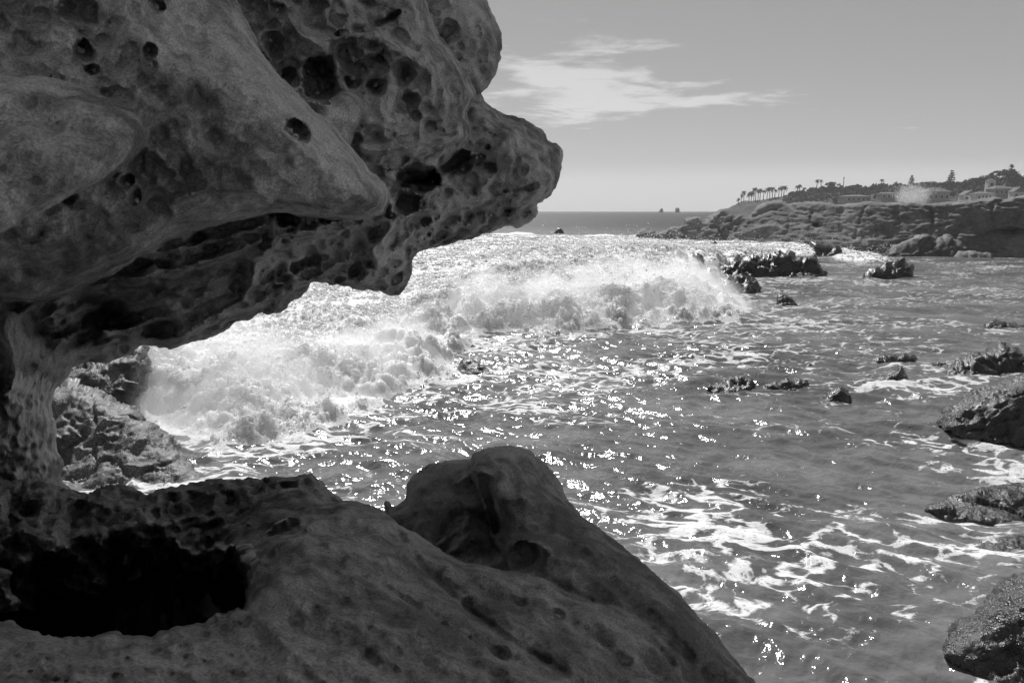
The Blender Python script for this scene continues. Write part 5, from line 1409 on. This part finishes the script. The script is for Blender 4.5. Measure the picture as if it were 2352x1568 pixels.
for x, a, b_, w, lab, k in [(1295, 168, 222, 80, 'loose-crowned tree right of the twin palms on the headland', 'round'), (1370, 188, 224, 70, 'low bushy tree beside the thin lone palm', 'round'), (1440, 196, 226, 90, 'dark spreading tree left of the round-headed palm', 'round'),
                            (1505, 182, 220, 70, 'ragged tree just left of the round-headed palm', 'round'), (1590, 190, 220, 70, 'low tree between the two round-headed palms', 'round'), (1665, 188, 226, 110, 'broad dark tree below the layered conifer', 'round'),
                            (1722, 140, 215, 46, 'conifer with flat layered tiers in the middle of the headland', 'pine'), (1825, 165, 220, 110, 'dome-shaped dark tree left of the tall pointed conifer', 'round'), (1940, 117, 215, 60, 'tall pointed conifer standing above the houses', 'pine'),
                            (2010, 160, 205, 70, 'low tree just right of the tall pointed conifer', 'round'), (2065, 148, 200, 90, 'mid-sized dark tree on the slope above the gabled house', 'round'), (2140, 128, 190, 100, 'dense dome tree left of the biggest tree at the far right', 'round'),
                            (2255, 98, 190, 160, 'biggest spreading tree under the tallest palm at the far right', 'round'), (2345, 170, 215, 60, 'dark tree half cut by the right edge of the picture', 'round'), (1240, 190, 226, 60, 'small bush-like tree at the foot of the twin palms', 'round'),
                            (1160, 216, 246, 70, 'low rounded tree between the palm trio and the twin palms', 'round'), (1080, 228, 252, 50, 'low bush-like tree under the palm trio', 'round'), (1760, 196, 226, 60, 'small tree left of the dome-shaped dark tree', 'round'), (1895, 192, 224, 70, 'small tree between the dome-shaped tree and the tall conifer', 'round')]:
    tree(x, a, b_, w, lab, k, n=700 if w > 90 else 480)

def house(x0, x1, yt, yb, roofy, label, wall, win, gable=False, rot=0.0):
    u0, vt = R6(x0, yt); u1, vb = R6(x1, yb); vr = R6(0, roofy)[1]
    uc = (u0 + u1) / 2
    z = hl_depth(uc, vb) - 10; px = z / FPX
    base = unproj(uc, vb + 4, z)
    W = (u1 - u0) * px; H = (vb - vt) * px + 4 * px; RH = (vt - vr) * px; D = W * .7
    e = empty('house', base, label, 'house', 'houses on the headland')
    e.rotation_euler = (0, 0, rot)
    def boxm(name, x0, x1, y0, y1, z0, z1, mat, par=None):
        V = [(x, y, zc) for zc in (z0, z1) for (x, y) in ((x0, y0), (x1, y0), (x1, y1), (x0, y1))]
        F = [(0, 3, 2, 1), (4, 5, 6, 7), (0, 1, 5, 4), (1, 2, 6, 5), (2, 3, 7, 6), (3, 0, 4, 7)]
        return pymesh(name, V, F, mat, par or e)
    boxm('wall', -W / 2, W / 2, 0, D, -2, H, wall)
    o = .06 * W
    if gable:   # gable end towards the bay
        V = [(-W / 2 - o, -o, H), (W / 2 + o, -o, H), (0, -o, H + RH), (-W / 2 - o, D + o, H), (W / 2 + o, D + o, H), (0, D + o, H + RH)]
        F = [(0, 1, 2), (3, 5, 4), (0, 2, 5, 3), (1, 4, 5, 2), (0, 3, 4, 1)]
    else:       # hipped
        V = [(-W / 2 - o, -o, H), (W / 2 + o, -o, H), (W / 2 + o, D + o, H), (-W / 2 - o, D + o, H), (-W * .22, D / 2, H + RH), (W * .22, D / 2, H + RH)]
        F = [(0, 1, 5, 4), (1, 2, 5), (2, 3, 4, 5), (3, 0, 4), (0, 3, 2, 1)]
    rf = pymesh('roof', V, F, M_roof, e)
    boxm('chimney', W * .2, W * .27, D * .45, D * .6, H + RH * .3, H + RH * 1.25, M_wall2, rf)
    for k in range(win):
        c = -W / 2 + W * (k + .5) / win; ww = W / win * .28
        wn_ = boxm('window', c - ww, c + ww, -.12, .05, H * .35, H * .78, M_frame)
        boxm('pane', c - ww * .8, c + ww * .8, -.16, -.13, H * .39, H * .74, M_glass, wn_)
house(1365, 1500, 247, 272, 238, 'long low pale house just above the left half of the cliff top', M_wall2, 5)
house(1815, 1935, 222, 275, 198, 'wide house with a dark hipped roof below the dome-shaped tree', M_wall2, 4)
house(2015, 2085, 240, 268, 214, 'pale house with a steep gable above the right half of the cliff', M_wall, 2, True)
house(2090, 2190, 232, 266, 222, 'white flat-fronted house beside the gabled house', M_wall, 5)
house(2185, 2290, 205, 235, 186, 'house with a broad dark roof behind the white flat-fronted one', M_wall2, 4)
house(2150, 2190, 160, 200, 152, 'narrow white house tower among the trees at the upper right', M_wall, 1)
house(2290, 2350, 222, 262, 196, 'pale house with a pointed roof at the far right edge', M_wall, 2, True)
house(1560, 1640, 232, 258, 224, 'small grey house half hidden in scrub above the middle of the cliff', M_wall2, 3)
# scrub and gardens: one leafy mass
V = []; F = []
houses_box = [(1360, 1505, 236), (1810, 1940, 196), (2010, 2190, 212), (2180, 2295, 184), (2285, 2350, 192), (1555, 1645, 222), (2145, 2195, 150)]
clumps = []
for k in range(420):
    x = rt.uniform(1030, 2420); top = float(np.interp(x, [1030, 1250, 1600, 2000, 2400], [250, 216, 200, 188, 145]))
    y = top + (rt.uniform(-16, 6) if k % 2 else abs(rt.gauss(0, 30)))
    if any(a < x < b_ and y > c for a, b_, c in houses_box): continue
    clumps.append((x, y, rt.uniform(6, 17), top))
for x, y, r, top in clumps:
    u, v = R6(x, y)
    z = hl_depth(u, R6(0, max(y, top + 2))[1]) - 3
    for q in range(46):
        a = rt.uniform(0, 6.28); rr = r * math.sqrt(rt.random())
        uu, vv = u + rr * .4141 * math.cos(a) * 1.3, v + rr * .4141 * math.sin(a) * .8 + abs(rt.gauss(0, 1.5))
        c = unproj(uu, vv, z + rt.gauss(0, 2.0)); s = rt.uniform(.6, 1.5)
        i = len(V); a = rt.uniform(0, 6.28)
        d1 = np.array([math.cos(a), math.sin(a), rt.uniform(-.5, .5)]); d2 = np.cross(d1, [rt.uniform(-1, 1), rt.uniform(-1, 1), .3]); d2 /= np.linalg.norm(d2)
        V += [c - d1 * s, c + d2 * s, c + d1 * s, c - d2 * s]; F.append((i, i + 1, i + 2, i + 3))
tag(pymesh('headland_scrub', V, F, M_leaf), kind='stuff')

# ------------------------------------------------------------------ sea snails lodged in the pits
def shell_mesh(name):
    V = []; F = []; n = 10; m = 46; turns = 3.0
    for i in range(m):
        t = i / (m - 1); th = turns * 2 * math.pi * t
        g = math.exp(1.9 * (t - 1))
        cr = .58 * g; tr = .50 * g; zc = 1.25 * (1 - g) - .25
        for k in range(n):
            a = 2 * math.pi * k / n
            r = cr + tr * math.cos(a)
            V.append((r * math.cos(th), r * math.sin(th), zc + tr * 1.05 * math.sin(a)))
    for i in range(m - 1):
        for k in range(n):
            F.append((i * n + k, (i + 1) * n + k, (i + 1) * n + (k + 1) % n, i * n + (k + 1) % n))
    F.append(tuple(range(n))); F.append(tuple((m - 1) * n + k for k in range(n))[::-1])
    me = bpy.data.meshes.new(name); me.from_pydata(V, [], F); me.polygons.foreach_set('use_smooth', [True] * len(F)); me.update()
    return me
SH_pale = shell_mesh('sea_snail'); SH_dark = shell_mesh('dark_sea_snail')
M_shell = flat_mat('shell', .30, .62, 1.6, .45); M_shell_d = flat_mat('dark_shell', .05, .12, 1.6, .4)
SH_pale.materials.append(M_shell); SH_dark.materials.append(M_shell_d)
SN = [
 (R1, 912, 34, 24, 'right snail in the horn pit cut by the top edge'), (R1, 872, 12, 20, 'left snail in the horn pit cut by the top edge'), (R1, 478, 296, 28, 'long snail in the upper hole of the left-hand pit pair on the horn'),
 (R1, 552, 412, 17, 'snail in the lower hole of the left-hand pit pair on the horn'), (R1, 872, 288, 27, 'top snail of three stacked in the upright slot pit on the horn'), (R1, 868, 336, 22, 'middle snail of three stacked in the upright slot pit on the horn'),
 (R1, 882, 388, 27, 'bottom snail of three stacked in the upright slot pit on the horn'), (R1, 1702, 768, 32, 'round pale snail, upper one in the eye-like pit near the tip of the horn'), (R1, 1738, 808, 28, 'flat pale snail, lower one in the eye-like pit near the tip of the horn'),
 (R1, 748, 1082, 16, 'small snail in the crooked dark pit low on the horn, upper'), (R1, 800, 1176, 20, 'small snail in the crooked dark pit low on the horn, lower'), (R1, 432, 1096, 13, 'tiny snail in the pit under the nearest bulge'),
 (R2, 238, 66, 20, 'largest of three snails crowded in the round pit right of the horn edge'), (R2, 264, 46, 13, 'upper right of three snails crowded in the round pit right of the horn edge'), (R2, 224, 40, 13, 'upper left of three snails crowded in the round pit right of the horn edge'),
 (R2, 446, 470, 14, 'snail at the left rim of the large dark hollow on the honeycombed face'), (R2, 502, 608, 16, 'snail at the bottom of the large dark hollow on the honeycombed face'), (R2, 800, 454, 17, 'snail at the left side of the round double hollow on the honeycombed face'),
 (R2, 886, 552, 18, 'snail in the lower bowl of the round double hollow on the honeycombed face'), (R2, 1100, 518, 20, 'snail at the bottom of the slanted oval hollow'), (R2, 1012, 744, 22, 'bright snail in the small hole below the double hollow'),
 (R2, 806, 812, 14, 'snail wedged beside the stone finger'), (R2, 1118, 376, 17, 'left of two touching snails in the hollow near the face edge'), (R2, 1142, 380, 15, 'right of two touching snails in the hollow near the face edge'), (R2, 976, 1086, 20, 'snail in the dark oval hollow above the horn tip'),
 (R2, 1440, 306, 20, 'snail filling a small round hole on the high bulb'), (R2, 1568, 376, 18, 'left snail in the twin pit on the high bulb'), (R2, 1602, 376, 17, 'right snail in the twin pit on the high bulb'), (R2, 1650, 366, 19, 'snail in its own hole at the sky edge of the high bulb'),
 (R2, 1416, 236, 14, 'snail at the lower rim of the largest hollow on the high bulb'), (R2, 1456, 1106, 15, 'snail in the rough dark hollow of the nose'), (R2, 1544, 1032, 15, 'left of two snails in the almond pit on the nose'), (R2, 1572, 1018, 12, 'right of two snails in the almond pit on the nose'),
 (R2, 1610, 1086, 10, 'tiny snail below the almond pit on the nose'), (R2, 2000, 1204, 19, 'snail at the right end of the crack on the nose'), (R2, 1770, 1258, 14, 'snail at the left end of the crack on the nose'), (R2, 1256, 1186, 13, 'snail inside the black cave hollow beside the horn tip'),
 (R2, 1296, 1308, 17, 'snail in the round honeycomb cell below the black cave hollow'), (R2, 1410, 1488, 17, 'snail in the lowest honeycomb band under the nose'), (R2, 988, 1406, 13, 'snail in the honeycomb just under the horn tip'), (R2, 1636, 1400, 13, 'snail in the honeycomb band below the nose crack'),
 (R3, 2105, 541, 15, 'snail on the hanging lip at the lowest point of the overhang'), (R3, 1300, 665, 14, 'snail on the lower edge midway along the overhang'), (R3, 1000, 664, 13, 'snail on the smooth underside left of the deep groove'), (R3, 770, 738, 13, 'snail on the thin ledge edge above the big smooth scoop'),
 (R3, 660, 903, 17, 'snail at the lower left rim of the overhang near the pillar'),
 (R5, 1036, 1186, 19, 'left snail of three in the hole on the near slope'), (R5, 1062, 1210, 17, 'lowest snail of three in the hole on the near slope'), (R5, 1096, 1194, 16, 'right snail of three in the hole on the near slope')]
SND = [(R4, 1475, 438, 22, 'dark snail standing on the skyline of the back bank'), (R4, 1268, 562, 16, 'dark snail below the skyline near the middle of the back bank'), (R4, 1062, 580, 24, 'rounded dark snail on the ledge left of the middle of the back bank'),
 (R4, 970, 550, 26, 'largest dark snail lying flat on the back bank'), (R4, 790, 490, 13, 'small dark snail on the left mound of the back bank'), (R4, 1325, 616, 15, 'small dark snail at the crest nearest the near slope'), (R5, 628, 770, 22, 'dark snail in the dark seam between the knob lobes')]
rs = random.Random(9)
def snail(fr, x, y, r, label, me, rock, group, name):
    u, v = fr(x, y)
    z = rock.at(u, v)
    rad = r * SCL[fr] * z / FPX
    o = link(name, me, loc=tuple(unproj(u, v, z - rad * .35)))
    o.scale = (rad * 1.0,) * 3
    o.rotation_euler = (rs.uniform(.6, 2.2), rs.uniform(-.6, .6), rs.uniform(0, 6.28))
    tag(o, label, 'snail', group)
for fr, x, y, r, lab in SN:
    snail(fr, x, y, r, lab, SH_pale, LED_R if fr is R5 else OH_R, 'sea snails in the rock pits', 'sea_snail')
for fr, x, y, r, lab in SND:
    snail(fr, x, y, r, lab, SH_dark, LED_R, 'dark snails on the ledge', 'sea_snail')

# ------------------------------------------------------------------ sea air
hv_, hf_ = [], [(0, 3, 2, 1), (4, 5, 6, 7), (0, 1, 5, 4), (1, 2, 6, 5), (2, 3, 7, 6), (3, 0, 4, 7)]
for zc in (-2.5, 130.0):
    for (x, y) in ((-2700, -2700), (2700, -2700), (2700, 2700), (-2700, 2700)):
        hv_.append((x, y, zc))
hm = bpy.data.materials.new('haze'); hm.use_nodes = True
hn = hm.node_tree; hn.nodes.clear()
ho = N(hn, 'ShaderNodeOutputMaterial'); pvn = N(hn, 'ShaderNodeVolumePrincipled')
pvn.inputs['Color'].default_value = (.9, .9, .9, 1); pvn.inputs['Density'].default_value = .00020; pvn.inputs['Anisotropy'].default_value = .2
hn.links.new(pvn.outputs[0], ho.inputs['Volume'])
haze = pymesh('haze', hv_, hf_, hm); tag(haze, kind='stuff')
